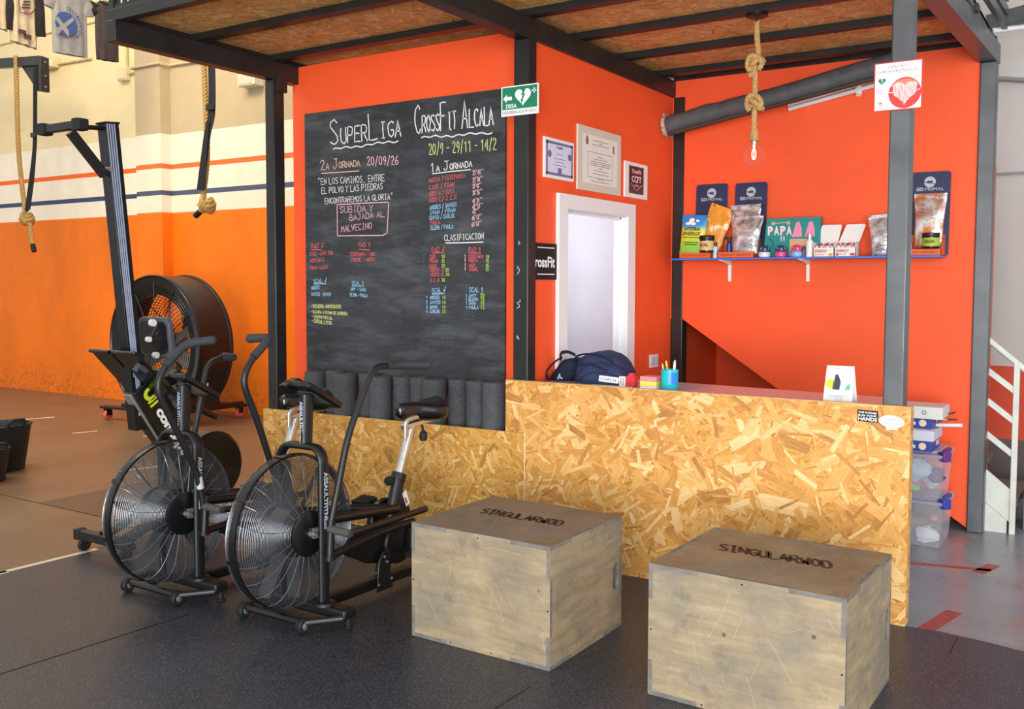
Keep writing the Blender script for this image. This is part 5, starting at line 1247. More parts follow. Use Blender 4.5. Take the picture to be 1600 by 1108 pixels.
        m = MB(); m.lathe([(.014, sgn*.122), (.014, sgn*.145), (.008, sgn*.147), (.008, sgn*.165), (0, sgn*.165)], cc, (1, 0, 0), 16); m.obox(cc+Vector((sgn*.132, .03, .0)), (.008, 0, 0), (0, .022, 0), (0, 0, .024)); m.build('axle_bolt', HUBG, h)
    for i in range(10):
        a = 2*PI*i/10+.35; rad = Vector((0, math.cos(a), math.sin(a))); tg = Vector((0, -math.sin(a), math.cos(a)))
        m = MB(); m.obox(cc+rad*.225, rad*.105, (Vector((1, 0, 0))*.88+tg*.47).normalized()*.032, (Vector((1, 0, 0))*.47-tg*.88).normalized()*.0015); m.build('fan_blade', BLADE, rt)
    m = MB(); m.lathe([(.0, -.05), (.12, -.05), (.12, .05), (.0, .05)], cc, (1, 0, 0), 32); m.build('fan_core', BLACK, rt)
    # swinging handles
    for pts, grip, nm in ((near, near_grip, 'near'), (far, far_grip, 'far')):
        P = fillet([Vector(p) for p in pts], .09, 6); m = MB(); m.tube(P, .0165, 14); h = m.build('handle', SATIN, rt, smooth=60)
        Gp = fillet([Vector(p) for p in grip], .05, 6); m = MB(); m.tube(Gp, .0215, 16); m.ball(Gp[-1], .0235, 14); m.build('handle_grip', GRIP, h, smooth=60)
        lo = Vector(pts[0]); m = MB(); m.tube([lo+Vector((0, .012, .05)), lo-Vector((0, .0, .13))], .020, 14); m.lathe([(.026, -.012), (.026, .012)], lo-Vector((0, 0, .125)), (0, 0, 1), 16); m.build('handle_socket', SATIN, h)
        if sticker and nm == 'near':
            q = Vector(pts[0]).lerp(Vector(pts[1]), .60); r2 = Vector(pts[1]); m = MB(); m.tube([q, q.lerp(r2, .9)], .0178, 14); m.build('pale_sticker', M('sticker_grey', 'b8bcc4', .5), h, label='pale sticker')
    nl = Vector(near[0])
    m = MB(); m.tube([nl+Vector((.0, 0, .01)), nl+Vector((.115, .015, .0))], .019, 14); m.build('foot_peg', M('peg_rubber', '4a4845', .7, 0, .3, .15, 40, .2, 120), rt)
    fl = Vector(far[0]); m = MB(); m.tube([fl, fl+Vector((-.1, .015, 0))], .019, 14); m.build('foot_peg', BLKRUB, rt)
    # main frame, seat tube, seat
    m = MB(); m.tube([T(-3.17, 3.27, .50), T(-3.20, 3.62, .46), T(-3.25, 3.90, .42)], .024, 14); m.tube([T(-3.42, 3.27, .50), T(-3.36, 3.62, .46), T(-3.28, 3.90, .42)], .024, 14); m.build('main_frame', SATIN, rt, smooth=50)
    s0, s1, s2 = T(-3.265, 3.79, .10), T(-3.28, 3.955, .585), T(-3.285, 4.07, .845)
    m = MB(); m.tube([s0, s1], .032, 16, up=(1, 0, 0), flat=1.25); m.prism([(0, 0), (.16, -.02), (.05, .20)], T(-3.29, 3.90, .36), (0, 1, 0), (0, 0, 1), (.02, 0, 0)); m.build('seat_tube', SATIN, rt, smooth=50)
    if not sticker:
        m = MB(); m.obox(T(-3.268, 4.0, .455), (.0012, 0, 0), Vector((0, -.41, .91))*.042, Vector((0, .91, .41))*.016); lb_ = m.build('maker_label', PAPER, rt, label='small white and red maker label'); m = MB(); m.obox(T(-3.2665, 3.998, .445), (.0006, 0, 0), Vector((0, -.41, .91))*.018, Vector((0, .91, .41))*.006); m.build('label_print', M('label_red', 'b83a44', .5), lb_)
    m = MB(); m.tube([s1-(s2-s1)*.08, s1+(s2-s1)*.05], .038, 16, up=(1, 0, 0), flat=1.2); cl = m.build('clamp_collar', BLACK, rt)
    m = MB(); m.tube([s1, s2], .0235, 16, up=(1, 0, 0), flat=1.35); m.build('seat_post', CHROME, rt, smooth=50)
    m = MB(); kb = s1+Vector((.0, -.065, -.012)); m.tube([s1, kb], .009, 10); m.lathe([(.012, 0), (.023, .006), (.026, .018), (.022, .032), (0, .034)], kb, (0, -1, -.1), 20); m.build('adjustment_knob', BLKRUB, cl)
    m = MB(); m.bar(T(-3.285, 4.0, .842), T(-3.285, 4.30, .868), .042, .030); sl = m.build('seat_slider', CHROME, rt, bevel=.006)
    m = MB(); m.tube(fillet([T(-3.255, 3.985, .79), T(-3.255, 3.985, .885), T(-3.255, 4.10, .895)], .03, 5), .010, 10, flat=1.6); m.build('slider_hook', CHROME, sl, smooth=50)
    m = MB(); m.cyl(T(-3.285, 4.16, .84), T(-3.27, 4.155, .80), .007, 10); m.lathe([(.010, 0), (.021, -.012), (.023, -.035), (.018, -.055), (0, -.058)], T(-3.27, 4.155, .805), n=18); m.build('slider_knob', BLKRUB, sl)
    m = MB(); m.lathe([(.016, 0), (.016, .05)], T(-3.285, 4.17, .87), n=14); m.obox(T(-3.285, 4.17, .90), (.035, 0, 0), (0, .05, 0), (0, 0, .008)); m.build('seat_clamp', BLACK, sl)
    rings = []
    for i in range(15):
        t = i/14; y = 3.95+.36*t; hw = .030+.085*(1/(1+math.exp(-(t-.52)*11))); hw *= (1-max(0, (t-.86)/.14)**2*.75) if t > .86 else 1; hw *= .55+.45*min(1, t/.08)
        zc = .928+.012*math.cos(t*PI)+(.018 if t > .75 else 0)*(t-.75)*4; th_ = .046+.020*t; th_ *= .6+.4*min(1, t/.08); ring = []
        for j in range(20):
            a = 2*PI*j/20; c, s = math.cos(a), math.sin(a); ring.append(T(-3.285, 0, 0)+Vector((hw*math.copysign(abs(c)**.75, c), y, zc+(th_*.75*s if s > 0 else th_*1.15*s-(.012*abs(c) if abs(c) > .6 else 0)))))
        rings.append(ring)
    m = MB(); m.loft(rings); st = m.build('seat', M('saddle_vinyl', '121316', .22, 0, .6, .15), rt, smooth=70)
    # drive: belt cover, chain guard, cranks, pedals, link arms
    m = MB(); m.lathe([(0, -.02), (.125, -.02), (.13, -.012), (.13, .012), (.125, .02), (0, .02)], T(-3.36, 3.93, .33), (1, 0, 0), 40); m.build('chain_guard', BLACK, rt)
    m = MB(); m.prism([(3.42, .30), (3.50, .36), (3.86, .36), (3.93, .29), (3.90, .19), (3.82, .15), (3.62, .20)], T(-3.24, 0, 0), (0, 1, 0), (0, 0, 1), (.03, 0, 0)); m.lathe([(0, 0), (.11, 0), (.115, .015), (.11, .03), (0, .03)], T(-3.22, 3.86, .26), (1, 0, 0), 36); m.build('belt_cover', BLACK, rt, bevel=.006)
    m = MB(); m.prism([(3.66, .04), (3.68, .20), (3.71, .245), (3.76, .25), (3.78, .21), (3.765, .12), (3.79, .04)], T(-3.19, 0, 0), (0, 1, 0), (0, 0, 1), (.008, 0, 0)); pb = m.build('tension_plate', SATIN, rt, bevel=.004)
    m = MB()
    for yy, zz in ((3.72, .215), (3.74, .185), (3.675, .08), (3.775, .09)): m.lathe([(.008, .008), (.007, .013), (0, .014)], T(-3.19, yy, zz), (1, 0, 0), 10)
    m.build('plate_bolts', HUBG, pb)
    ck = T(-3.30, 3.93, .34)
    for sx, up in ((-1, 1), (1, -1)):
        xx = sx*.13; a = ck+Vector((xx, 0, 0)); b = a+Vector((sx*.015, .02*up, .085*up if up > 0 else -.13)); m = MB(); m.bar(a, b, .024, .016, (1, 0, 0)); m.lathe([(.02, -.012), (.02, .012)], a, (1, 0, 0), 16); cr = m.build('crank', BLACK, rt, bevel=.003)
        pcx = b+Vector((sx*.06, -.02, .0)); m = MB(); m.obox(pcx, (.055, 0, 0), (0, .045, .008), (0, -.002, .013))
        for q in (-.03, 0, .03): m.obox(pcx+Vector((q, 0, .014)), (.006, 0, 0), (0, .042, .008), (0, 0, .003))
        m.build('pedal', BLKRUB, cr, bevel=.004)
    m = MB(); m.tube([nl-Vector((0, 0, .12)), T(-3.12, 3.62, .375), T(-3.14, 3.90, .37)], .019, 12); m.build('link_arm', SATIN, rt, smooth=50)
    m = MB(); m.tube([nl+Vector((.11, .02, .0)), T(-3.06, 3.56, .44), T(-3.12, 3.98, .42)], .017, 12); m.build('guard_tube', SATIN, rt, smooth=50)
    return rt
bike('black air bike beside the plywood box, its bare handle swung back toward the saddle', 0, 0,
     [(-3.08, 3.212, .475), (-3.08, 3.340, .90), (-3.08, 3.47, 1.13), (-3.08, 3.53, 1.213), (-3.075, 3.64, 1.213)],
     [(-3.075, 3.62, 1.213), (-3.065, 3.70, 1.213), (-2.985, 3.825, 1.208)],
     [(-3.56, 3.40, .47), (-3.56, 3.224, .94), (-3.56, 3.12, 1.165), (-3.56, 3.225, 1.29)],
     [(-3.56, 3.20, 1.262), (-3.56, 3.315, 1.352), (-3.68, 3.29, 1.343)])
bike('black air bike in front of the rowing machine, with a pale sticker on its handle', -.81, -.065,
     [(-3.88, 3.152, .49), (-3.88, 3.122, .66), (-3.88, 2.88, 1.125), (-3.88, 2.955, 1.25)],
     [(-3.88, 2.935, 1.22), (-3.88, 3.06, 1.322), (-3.785, 3.14, 1.338)],
     [(-4.37, 3.42, .49), (-4.37, 3.505, .82), (-4.37, 3.59, 1.165), (-4.37, 3.70, 1.192)],
     [(-4.37, 3.69, 1.19), (-4.375, 3.80, 1.185), (-4.46, 3.79, 1.19)], True)

# ------------------------------------------------------------------ rowing machine stored upright
rw = thing('rowing_machine', 'black rowing machine stored upright behind the air bikes', 'rowing machine', (-5.1, 3.7, 0))
ra, rb = Vector((-5.1, 3.66, .72)), Vector((-5.1, 3.493, 2.55))
m = MB(); m.bar(ra, rb, .085, .088, (0, -1, 0)); rl = m.build('rail', M('rail_black', '0f1116', .35, 0, .4, .1), rw, bevel=.004)
m = MB(); d = (rb-ra); ribs = [(.62, 1, -.030), (.68, 1, -.018), (.60, 1, -.004), (.64, 1, .012)]
STNL = M('steel_reflection_streak', 'a9b8d2', .5, .35, .5, .1, 30)  # steel strip drawn as pale blue streaks, reflected daylight put into the colour
for i, (a0, a1, off) in enumerate(((.18, 1, -.036), (.05, 1, -.020), (.10, 1, -.004), (.15, 1, .012))):
    pts = [ra+d*(a0+(a1-a0)*t/10)+Vector((.0432, off+.022*(1-t/10)*(.5-.25*i), 0)) for t in range(11)]; ribbon(m, pts, .0095, (1, 0, 0))
m.build('steel_track_reflections', STNL, rl, smooth=0)
m = MB(); m.bar(rb-d.normalized()*.0, rb+d.normalized()*.012, .096, .1, (0, -1, 0)); m.build('rail_cap', BLKRUB, rl, bevel=.003)
m = MB(); m.tube([rb+Vector((0, -.02, -.025)), rb+Vector((0, -.27, -.045))], .014, 10); m.bar(rb+Vector((0, -.24, -.075)), rb+Vector((0, -.03, -.30)), .05, .035, (1, 0, 0)); m.build('rear_leg', SATIN, rw)
m = MB(); m.bar((-5.27, 3.205, 2.495), (-4.95, 3.205, 2.495), .045, .045); lg = m.build('leg_crossbar', SATIN, rw, bevel=.004)
for x in (-5.31, -4.97):
    m = MB(); m.box(x, x+.075, 3.175, 3.235, 2.465, 2.525)
    for i in range(5): m.box(x+.01+.012*i, x+.016+.012*i, 3.172, 3.238, 2.462, 2.528)
    m.build('rubber_foot', BLKRUB, lg, bevel=.006)
m = MB(); m.cyl((-5.1, 3.48, 2.29), (-5.05, 3.475, 2.285), .014, 12); m.cyl((-5.15, 3.47, 2.285), (-5.1, 3.47, 2.285), .012, 12); m.build('leg_bolt', HUBG, rw)
# seat on its roller carriage, on the far side of the rail
sc_ = Vector((-5.08, 3.70, 1.275)); dn = d.normalized(); sn = Vector((0, 1, .09)).normalized()
m = MB(); m.prism(rrect(.30, .25, .05, 6, -.15, -.125), sc_+sn*.07, (1, 0, 0), dn, sn*.035); st = m.build('seat', M('rower_seat_grey', '4a5058', .55), rw, bevel=.006)
m = MB(); m.prism(rrect(.25, .20, .04, 5, -.125, -.10), sc_+sn*.062, (1, 0, 0), dn, sn*.007); m.build('seat_underside', BLACK, st)
m = MB(); 
for s in (-1, 1):
    m.bar(sc_+Vector((.06, .0, 0))+dn*.0, sc_+Vector((.06, .0, 0))+dn*.075*s+sn*.055, .012, .02, (1, 0, 0)); m.bar(sc_+Vector((.06, .0, 0)), sc_+Vector((.06, 0, 0))+dn*.03*s+sn*.06, .012, .016, (1, 0, 0))
m.build('roller_carriage', SATIN, st)
for q, rr in ((0, .017), (.10, .022), (-.10, .02)):
    m = MB(); m.lathe([(0, -.012), (rr, -.012), (rr, .012), (0, .012)], sc_+Vector((.066, -.02 if q == 0 else .02, 0))+dn*q, (1, 0, 0), 18); m.build('seat_roller', M('roller_white', 'd6d6d4', .4), st)
# foot boards
for x0, x1, lab in ((-5.32, -5.12, 'far'), (-5.10, -4.86, 'near')):
    m = MB(); A = [Vector((x0, 3.49, 1.205)), Vector((x1, 3.48, 1.205)), Vector((x1-.0, 3.74, .935)), Vector((x0+.05, 3.72, .925))]; nn = (A[1]-A[0]).cross(A[3]-A[0]).normalized()
    vs = A+[p+nn*.016 for p in A]; m.add(vs, [(0, 1, 2, 3), (7, 6, 5, 4), (0, 4, 5, 1), (1, 5, 6, 2), (2, 6, 7, 3), (3, 7, 4, 0)])
    m.tube([A[0], A[1]], .013, 8); fb = m.build('foot_board', BLACK, rw, bevel=.004)
    m = MB(); c0 = A[3].lerp(A[2], .5)
    m.tube(bez([A[3]+nn*.02+Vector((0, -.03, .03)), c0+nn*.07+Vector((0, -.05, .05)), A[2]+nn*.02+Vector((0, -.03, .03))], 6), .012, 8, flat=.3); m.build('foot_strap', SATIN, fb)
m = MB(); m.tube([(-4.90, 3.50, 1.10), (-4.90, 3.52, 1.13), (-4.90, 3.58, 1.10)], .02, 8); m.lathe([(.03, 0), (.05, .02), (.045, .06), (.03, .07)], (-4.95, 3.72, 1.03), (0, 0, 1), 16); m.build('handle_hook', M('hook_grey', '45494f', .5), rw)
# slanted frame beam with lettering, flywheel housing, legs
fa, fb2 = Vector((-5.08, 3.66, 1.0)), Vector((-5.08, 4.05, .38)); dd = (fb2-fa).normalized(); nv = Vector((1, 0, 0)).cross(dd).normalized()
m = MB(); m.obox((fa+fb2)/2, Vector((.05, 0, 0)), dd*(fb2-fa).length/2, nv*.095); fbm = m.build('frame_beam', BLACK, rw, bevel=.006)
sg = 1 if nv.z < 0 else -1
m = MB(); m.obox((fa+fb2)/2+nv*sg*.104, Vector((.035, 0, 0)), dd*(fb2-fa).length/2, nv*.010); m.build('aluminium_edge', ALU, fbm, bevel=.003)
up = -nv*sg
lo = fa+dd*.185-up*.03+Vector((.0512, 0, 0))
m = MB(); put_txt(m, 'concept', lo, dd, up, .058, .36, bold=.05); m.build('lettering', WHITEINK, fbm, smooth=0)
m = MB(); c0 = fa+dd*.07+up*.0+Vector((.0514, 0, 0))
ring = [(.034*math.cos(t), .045*math.sin(t)) for t in [2*PI*i/28 for i in range(28)]]
outer = [c0+dd*a+up*b for a, b in [(x*1.25, y*1.1) for x, y in ring]]; inner = [c0+dd*a+up*b for a, b in [(x*.55, y*.5) for x, y in ring]]
m.add(outer+inner, [(i, (i+1) % 28, 28+(i+1) % 28, 28+i) for i in range(28)]); rect(m, c0+dd*.035-up*.045, dd, up, .016, .09); rect(m, c0+dd*.062-up*.045, dd, up, .016, .09); m.build('emblem', M('acid_yellow', 'c8d82c', .5), fbm, smooth=0)
m = MB(); m.lathe([(.0, -.09), (.21, -.09), (.23, -.07), (.23, .07), (.21, .09), (0, .09)], (-5.08, 4.16, .42), (1, 0, 0), 44); fw = m.build('flywheel_housing', BLACK, rw)
m = MB()
for i in range(9): m.ring((-5.08+.091, 4.16, .42), (1, 0, 0), .06+.017*i, .002, 48, 5)
m.build('housing_grille', BLACK, fw, smooth=60)
m = MB(); m.bar((-5.31, 3.385, .10), (-4.80, 3.385, .10), .055, .055); ft = m.build('front_foot', SATIN, rw, bevel=.005)
m = MB(); m.bar((-5.08, 3.39, .12), (-5.08, 4.0, .36), .05, .05); m.bar((-5.08, 4.0, .36), (-5.08, 3.70, .75), .06, .06); m.build('front_leg', SATIN, rw)
m = MB(); m.box(-5.325, -5.28, 3.353, 3.417, .068, .132); m.build('end_cap', BLKRUB, ft, bevel=.005)
for x in (-5.26, -4.86):
    m = MB(); m.lathe([(0, -.012), (.036, -.014), (.04, -.008), (.04, .008), (.036, .014), (0, .012)], (x, 3.385, .041), (1, 0, 0), 24); m.box(x-.02, x+.02, 3.37, 3.40, .05, .08); m.build('caster', BLKRUB, ft)
m = MB(); m.tube([(-4.9, 3.72, .98), (-4.9, 3.95, .83), (-4.98, 4.15, .75)], .02, 10); m.build('chain_arm', SATIN, rw)

# ------------------------------------------------------------------ drum fan
df = thing('drum_fan', 'large black drum fan on wheels before the orange dado', 'drum fan', (-9.35, 7.15, 0))
fc = Vector((-9.38, 6.95, .90)); fR = .80; ay = Vector((0, 1, 0))
m = MB(); m.lathe([(fR-.02, 0), (fR, -.015), (fR+.012, .0), (fR+.012, .03), (fR, .04), (fR-.005, .42), (fR+.012, .43), (fR+.012, .46), (fR-.02, .46), (fR-.03, .40), (fR-.03, .04), (fR-.02, 0)], fc, ay, 64); m.build('drum', M('drum_black', '17171a', .3, .1, .5, .2), df, smooth=40)
m = MB(); m.lathe([(fR-.02, 0.0), (.58, .05), (.58, .075), (fR-.02, .03), (fR-.02, 0.0)], fc, ay, 64); m.build('inlet_ring', BLACK, df, smooth=40)
m = MB()
for i in range(20): m.ring(fc+ay*(.02), ay, .10+.033*i, .004, 56, 5)
for i in range(12): a = 2*PI*i/12; m.tube([fc+ay*.015+Vector((.09*math.cos(a), 0, .09*math.sin(a))), fc+ay*.015+Vector((.78*math.cos(a), 0, .78*math.sin(a)))], .004, 5)
m.build('front_guard', BLACK, df, smooth=60)
m = MB()
for i in range(14): m.ring(fc+ay*.45, ay, .12+.047*i, .004, 48, 5)
for i in range(8): a = 2*PI*i/8+.2; m.tube([fc+ay*.45+Vector((.09*math.cos(a), 0, .09*math.sin(a))), fc+ay*.45+Vector((.78*math.cos(a), 0, .78*math.sin(a)))], .006, 5)
m.build('rear_guard', BLACK, df, smooth=60)
for i in range(6):
    a = 2*PI*i/6+.5; rad = Vector((math.cos(a), 0, math.sin(a))); tg = Vector((-math.sin(a), 0, math.cos(a)))
    m = MB(); m.obox(fc+ay*.22+rad*.36, rad*.22, (ay*.5+tg*.87).normalized()*.075, (ay*.87-tg*.5).normalized()*.003); m.build('fan_blade', M('grey_brown_blade', '6e6760', .5, .3), df)
m = MB(); m.lathe([(0, .05), (.13, .05), (.14, .1), (.14, .38), (.1, .42), (0, .42)], fc, ay, 32); m.bar(fc+ay*.40+Vector((-.75, 0, 0)), fc+ay*.40+Vector((.75, 0, 0)), .05, .05); m.bar(fc+ay*.40+Vector((-.2, 0, -.72)), fc+ay*.40+Vector((.2, 0, .72)), .05, .05, (0, 1, 0)); m.build('motor', BLACK, df)
m = MB(); m.bar((-10.2, 6.85, .15), (-8.95, 6.99, .15), .12, .03); m.bar((-10.0, 7.75, .15), (-8.9, 7.85, .15), .12, .03); m.bar((-9.9, 6.9, .17), (-9.85, 7.8, .17), .08, .06); m.bar((-8.95, 6.95, .17), (-8.95, 7.85, .17), .08, .06)
for x in (-9.95, -8.85): m.prism([(0, 0), (.5, 0), (.38, .36), (.12, .36)], (x, 6.95, .17), (0, 1, 0), (0, 0, 1), (.03, 0, 0))
m.build('stand', SATIN, df, bevel=.004)
for x, y in ((-10.1, 6.84), (-9.06, 6.97), (-9.95, 7.77), (-9.0, 7.86)):
    m = MB(); m.lathe([(0, -.02), (.055, -.02), (.06, -.012), (.06, .012), (.055, .02), (0, .02)], (x, y, .061), (1, .2, 0), 24); cw = m.build('caster_wheel', M('red_caster', 'd8604c', .5), df)
    m = MB(); m.prism([(-.03, .0), (.03, 0), (.04, .09), (-.04, .09)], (x-.03, y, .055), (0, 1, 0), (0, 0, 1), (.008, 0, 0)); m.prism([(-.03, .0), (.03, 0), (.04, .09), (-.04, .09)], (x+.024, y, .055), (0, 1, 0), (0, 0, 1), (.008, 0, 0)); m.cyl((x, y, .12), (x, y, .15), .03, 12); m.build('caster_fork', BLACK, cw)
m = MB(); m.prism(rrect(.10, .14, .01), (-8.72, 7.05, .38), (.25, 1, 0), (0, 0, 1), (.004, 0, 0)); m.build('rating_plate', M('plate_grey', 'b8b4ac', .5), df)

# ------------------------------------------------------------------ flexible tubs
TUB = M('tub_rubber', '1d1d20', .5, 0, .4, .2, 12)
def tub(label, x, y, r0, r1, h):
    th = thing('rubber_tub', label, 'tub', (x, y, 0), 'black rubber tubs on the floor')
    m = MB(); m.lathe([(0, .0), (r0, 0), (r1, h-.02), (r1+.01, h-.01), (r1+.008, h), (r1-.012, h), (r1-.016, h-.02), (r0-.012, .015), (0, .015)], (x, y, 0), n=44); m.build('tub_body', TUB, th, smooth=45)
    for s in (1, -1):
        m = MB(); m.tube(bez([(x+s*(r1+.004), y-.07, h-.015), (x+s*(r1+.035), y-.06, h+.045), (x+s*(r1+.04), y, h+.055), (x+s*(r1+.035), y+.06, h+.045), (x+s*(r1+.004), y+.07, h-.015)], 6), .014, 10); m.build('tub_handle', TUB, th, smooth=60)
tub('larger black rubber tub with carrying handles on the worn floor', -8.18, 4.49, .19, .25, .40)
tub('smaller black rubber tub at the picture edge before the larger one', -7.80, 4.15, .15, .19, .27)

# ------------------------------------------------------------------ climbing ropes, brackets and straps
WEB = M('black_webbing', '17181c', .7, 0, .3, .2, 30, .3, 200)
rg = thing('rope_rig', 'dark steel wall rig arm with gusset and bolted end plate carrying the climbing rope', 'rig arm', (-12.2, 7.35, 4.5))
m = MB(); m.bar((-15.45, 7.3, 4.795), (-12.02, 7.3, 4.50), .1, .12); m.build('arm', STEEL, rg, bevel=.006)
m = MB(); m.prism([(0, 0), (-.36, .03), (0, -.33)], (-12.13, 7.29, 4.45), (1, 0, 0), (0, 0, 1), (0, .02, 0)); m.build('gusset', STEEL, rg)
m = MB(); m.box(-12.03, -11.97, 7.24, 7.36, 4.10, 4.54); pp_ = m.build('end_plate', STEEL, rg, bevel=.004)
m = MB()
for z in (4.16, 4.3, 4.48): m.lathe([(.016, 0), (.014, .015), (0, .016)], (-11.97, 7.30, z), (1, 0, 0), 10); 
m.build('plate_bolts', HUBG, pp_)
m = MB(); m.bar((-15.4, 7.3, 4.80), (-15.4, 8.138, 4.80), .1, .1); m.build('wall_arm', STEEL, rg)
def knot_mb(m, c, s, r):
    c = Vector(c)
    def wrap(turns, R0, tilt, off, n=46):
        rt_ = Matrix.Rotation(tilt, 3, 'Y') @ Matrix.Rotation(off, 3, 'X'); out = []
        for i in range(n+1):
            t = i/n; a = 2*PI*turns*t; h = (t-.5)*2; k = (1-.55*h*h)
            out.append(c+rt_ @ Vector((R0*k*math.cos(a), R0*k*math.sin(a), h*R0*.75)))
        return out
    rope_mb(m, wrap(3.3, s, .35, .2), r, .10); rope_mb(m, wrap(1.6, s*1.15, 1.25, -.4, 30), r, .10)
    m.ball(c, s*.95, 14)
def crope(label, top, mid, kn, tail, r, tailcol):
    th = thing('climbing_rope', label, 'climbing rope', tuple(top), 'knotted climbing ropes')
    m = MB(); rope_mb(m, bez([top, mid, Vector(kn)+Vector((-.05, 0, .16)), Vector(kn)+Vector((-.02, -.03, .04))], 14), r, .11); rope_mb(m, bez([Vector(kn)+Vector((.06, 0, -.05)), (Vector(kn)+Vector(tail))/2+Vector((.02, 0, 0)), tail], 8), r, .11); m.build('rope', SISAL, th, smooth=60)
    m = MB(); knot_mb(m, kn, .075, r*.9); m.build('knot', SISAL, th, smooth=60)
    m = MB(); dv = (Vector(tail)-Vector(kn)).normalized(); m.cyl(Vector(tail)-dv*.0, Vector(tail)+dv*.10, r*1.05, 12); m.build('taped_end', tailcol, th)
    return th
crope('climbing rope with bulky knot hanging from the rig arm at the picture edge', (-12.55, 7.25, 4.62), (-12.56, 7.26, 3.4), (-12.39, 7.25, 2.46), (-12.27, 7.25, 2.12), .031, WEB)
crope('climbing rope with bulky knot hanging beyond the outer mezzanine column', (-8.52, 7.0, 4.30), (-8.47, 7.0, 3.1), (-8.45, 6.97, 2.46), (-8.555, 6.97, 2.40), .031, WEB)
def strap(label, pts, w, pts2, loc):
    th = thing('webbing_strap', label, 'strap', loc, 'black hanging straps')
    m = MB()
    for P, ww in ((pts, w), (pts2, .03)): m.tube(bez(P, 10), [x for x in ([ww]*(len(bez(P, 10))))], 8, up=(1, 0, 0), flat=.14)
    m.build('webbing', WEB, th, smooth=60)
    m = MB(); b = Vector(pts[1]); m.obox(b+Vector((0, -.02, 0)), (w*1.1, 0, 0), (0, .012, 0), (0, 0, .03)); m.build('buckle', BLACK, th, bevel=.003)
strap('black webbing strap from the rig arm holding the knotted rope at the picture edge', [(-12.14, 7.27, 4.5), (-12.17, 7.26, 3.55), (-12.21, 7.25, 3.2), (-12.34, 7.22, 2.56)], .05, [(-12.13, 7.25, 3.5), (-12.20, 7.24, 3.0), (-12.28, 7.22, 2.58)], (-12.14, 7.27, 4.5))
strap('black webbing strap holding the knotted rope beyond the outer mezzanine column', [(-8.36, 6.98, 4.30), (-8.36, 6.98, 3.5), (-8.42, 6.96, 3.2), (-8.50, 6.92, 2.62)], .058, [(-8.40, 6.95, 3.35), (-8.43, 6.93, 2.95), (-8.44, 6.92, 2.62)], (-8.36, 6.98, 4.3))
rg2 = thing('rope_rig', 'dark steel wall bracket beyond the mezzanine beam carrying a rope and strap', 'rig arm', (-8.45, 7.0, 4.35))
m = MB(); m.bar((-8.75, 6.98, 4.36), (-8.1, 6.98, 4.36), .1, .12); m.bar((-8.45, 7.03, 4.36), (-8.45, 8.135, 4.36), .1, .1, (0, 0, 1)); m.build('arm', STEEL, rg2, bevel=.006)

# ------------------------------------------------------------------ T-shirts on a line
CABLE = M('line_cable', '8a8a86', .4, .5)
ln = thing('clothes_line', 'thin steel line along which the T-shirts hang', 'line', (-10.5, 7.3, 5.16))
m = MB(); m.cyl((-10.5, 4.6, 5.165), (-10.5, 8.14, 5.165), .006, 8); m.build('cable', CABLE, ln)
def shirt(label, y, ztop, zbot, w, body, sleeve, slen, yaw=0, neck='crew', vneck=0):
    th = thing('t_shirt', label, 't-shirt', (-10.5, y, ztop), 'T-shirts on the line')
    a = R(yaw); ux = Vector((math.sin(a), math.cos(a), 0)); un = Vector((math.cos(a), -math.sin(a), 0)); o = Vector((-10.5, y, 0))
    rings = []; nu = 36
    for i in range(25):
        t = i/24; z = ztop-(ztop-zbot)*t
        sh_ = min(1, .36+.64*(t/.10)**.7) if t < .10 else 1
        hw = w/2*sh_*(1+.03*t); dp = (.012+.035*min(1, t/.12))*(1-.25*t); ring = []
        for j in range(nu):
            q = 2*PI*j/nu; c, s = math.cos(q), math.sin(q)
            fold = .014*t*math.sin(7*c*1.5+2+y*3)+.008*math.sin(11*c+z*6)*t
            ring.append(o+ux*(hw*math.copysign(abs(c)**.8, c))+un*(dp*s+fold)+Vector((0, 0, z-.02*c*t*(1 if y < 6.4 else -.4))))
        rings.append(ring)
    m = MB(); m.loft(rings, capb=False); m.build('shirt_body', body, th, smooth=70)
    for s in (-1, 1):
        m = MB(); p0 = o+ux*s*w*.44+Vector((0, 0, ztop-.075)); p1 = o+ux*s*(w*.5+.03)+Vector((0, 0, ztop-.075-slen*.85))
        p1 = p0+(p1-p0).normalized()*slen; rr = []
        for i in range(9):
            t = i/8; c0 = p0.lerp(p1, t); ax = (p1-p0).normalized(); b = ax.cross(un).normalized(); rr.append([c0+b*(.095-.02*t)*math.cos(q)+un*(.028*math.sin(q)+.008*math.sin(9*t+q)) for q in [2*PI*j/18 for j in range(18)]])
        m.loft(rr, capb=False); m.build('sleeve', sleeve, th, smooth=70)
    m = MB(); m.tube([o+ux*(.085*math.cos(q))+un*(.03*math.sin(q)+.01)+Vector((0, 0, ztop-.012-.03*max(0, math.sin(q)))) for q in [2*PI*j/24 for j in range(24)]], .010, 8, True); m.build('collar', sleeve, th, smooth=60)
    m = MB(); m.tube([o+Vector((0, 0, ztop-.01))+ux*.0, o+Vector((0, 0, ztop+.03)), o+Vector((0, 0, ztop+.06))+ux*.012, o+Vector((0, 0, 5.165))+ux*.0], .004, 6); m.tube([o+ux*-.16+Vector((0, 0, ztop-.05)), o+Vector((0, 0, ztop+.02)), o+ux*.16+Vector((0, 0, ztop-.05))], .004, 6); m.build('wire_hanger', CABLE, th)
    return th, o, ux, un
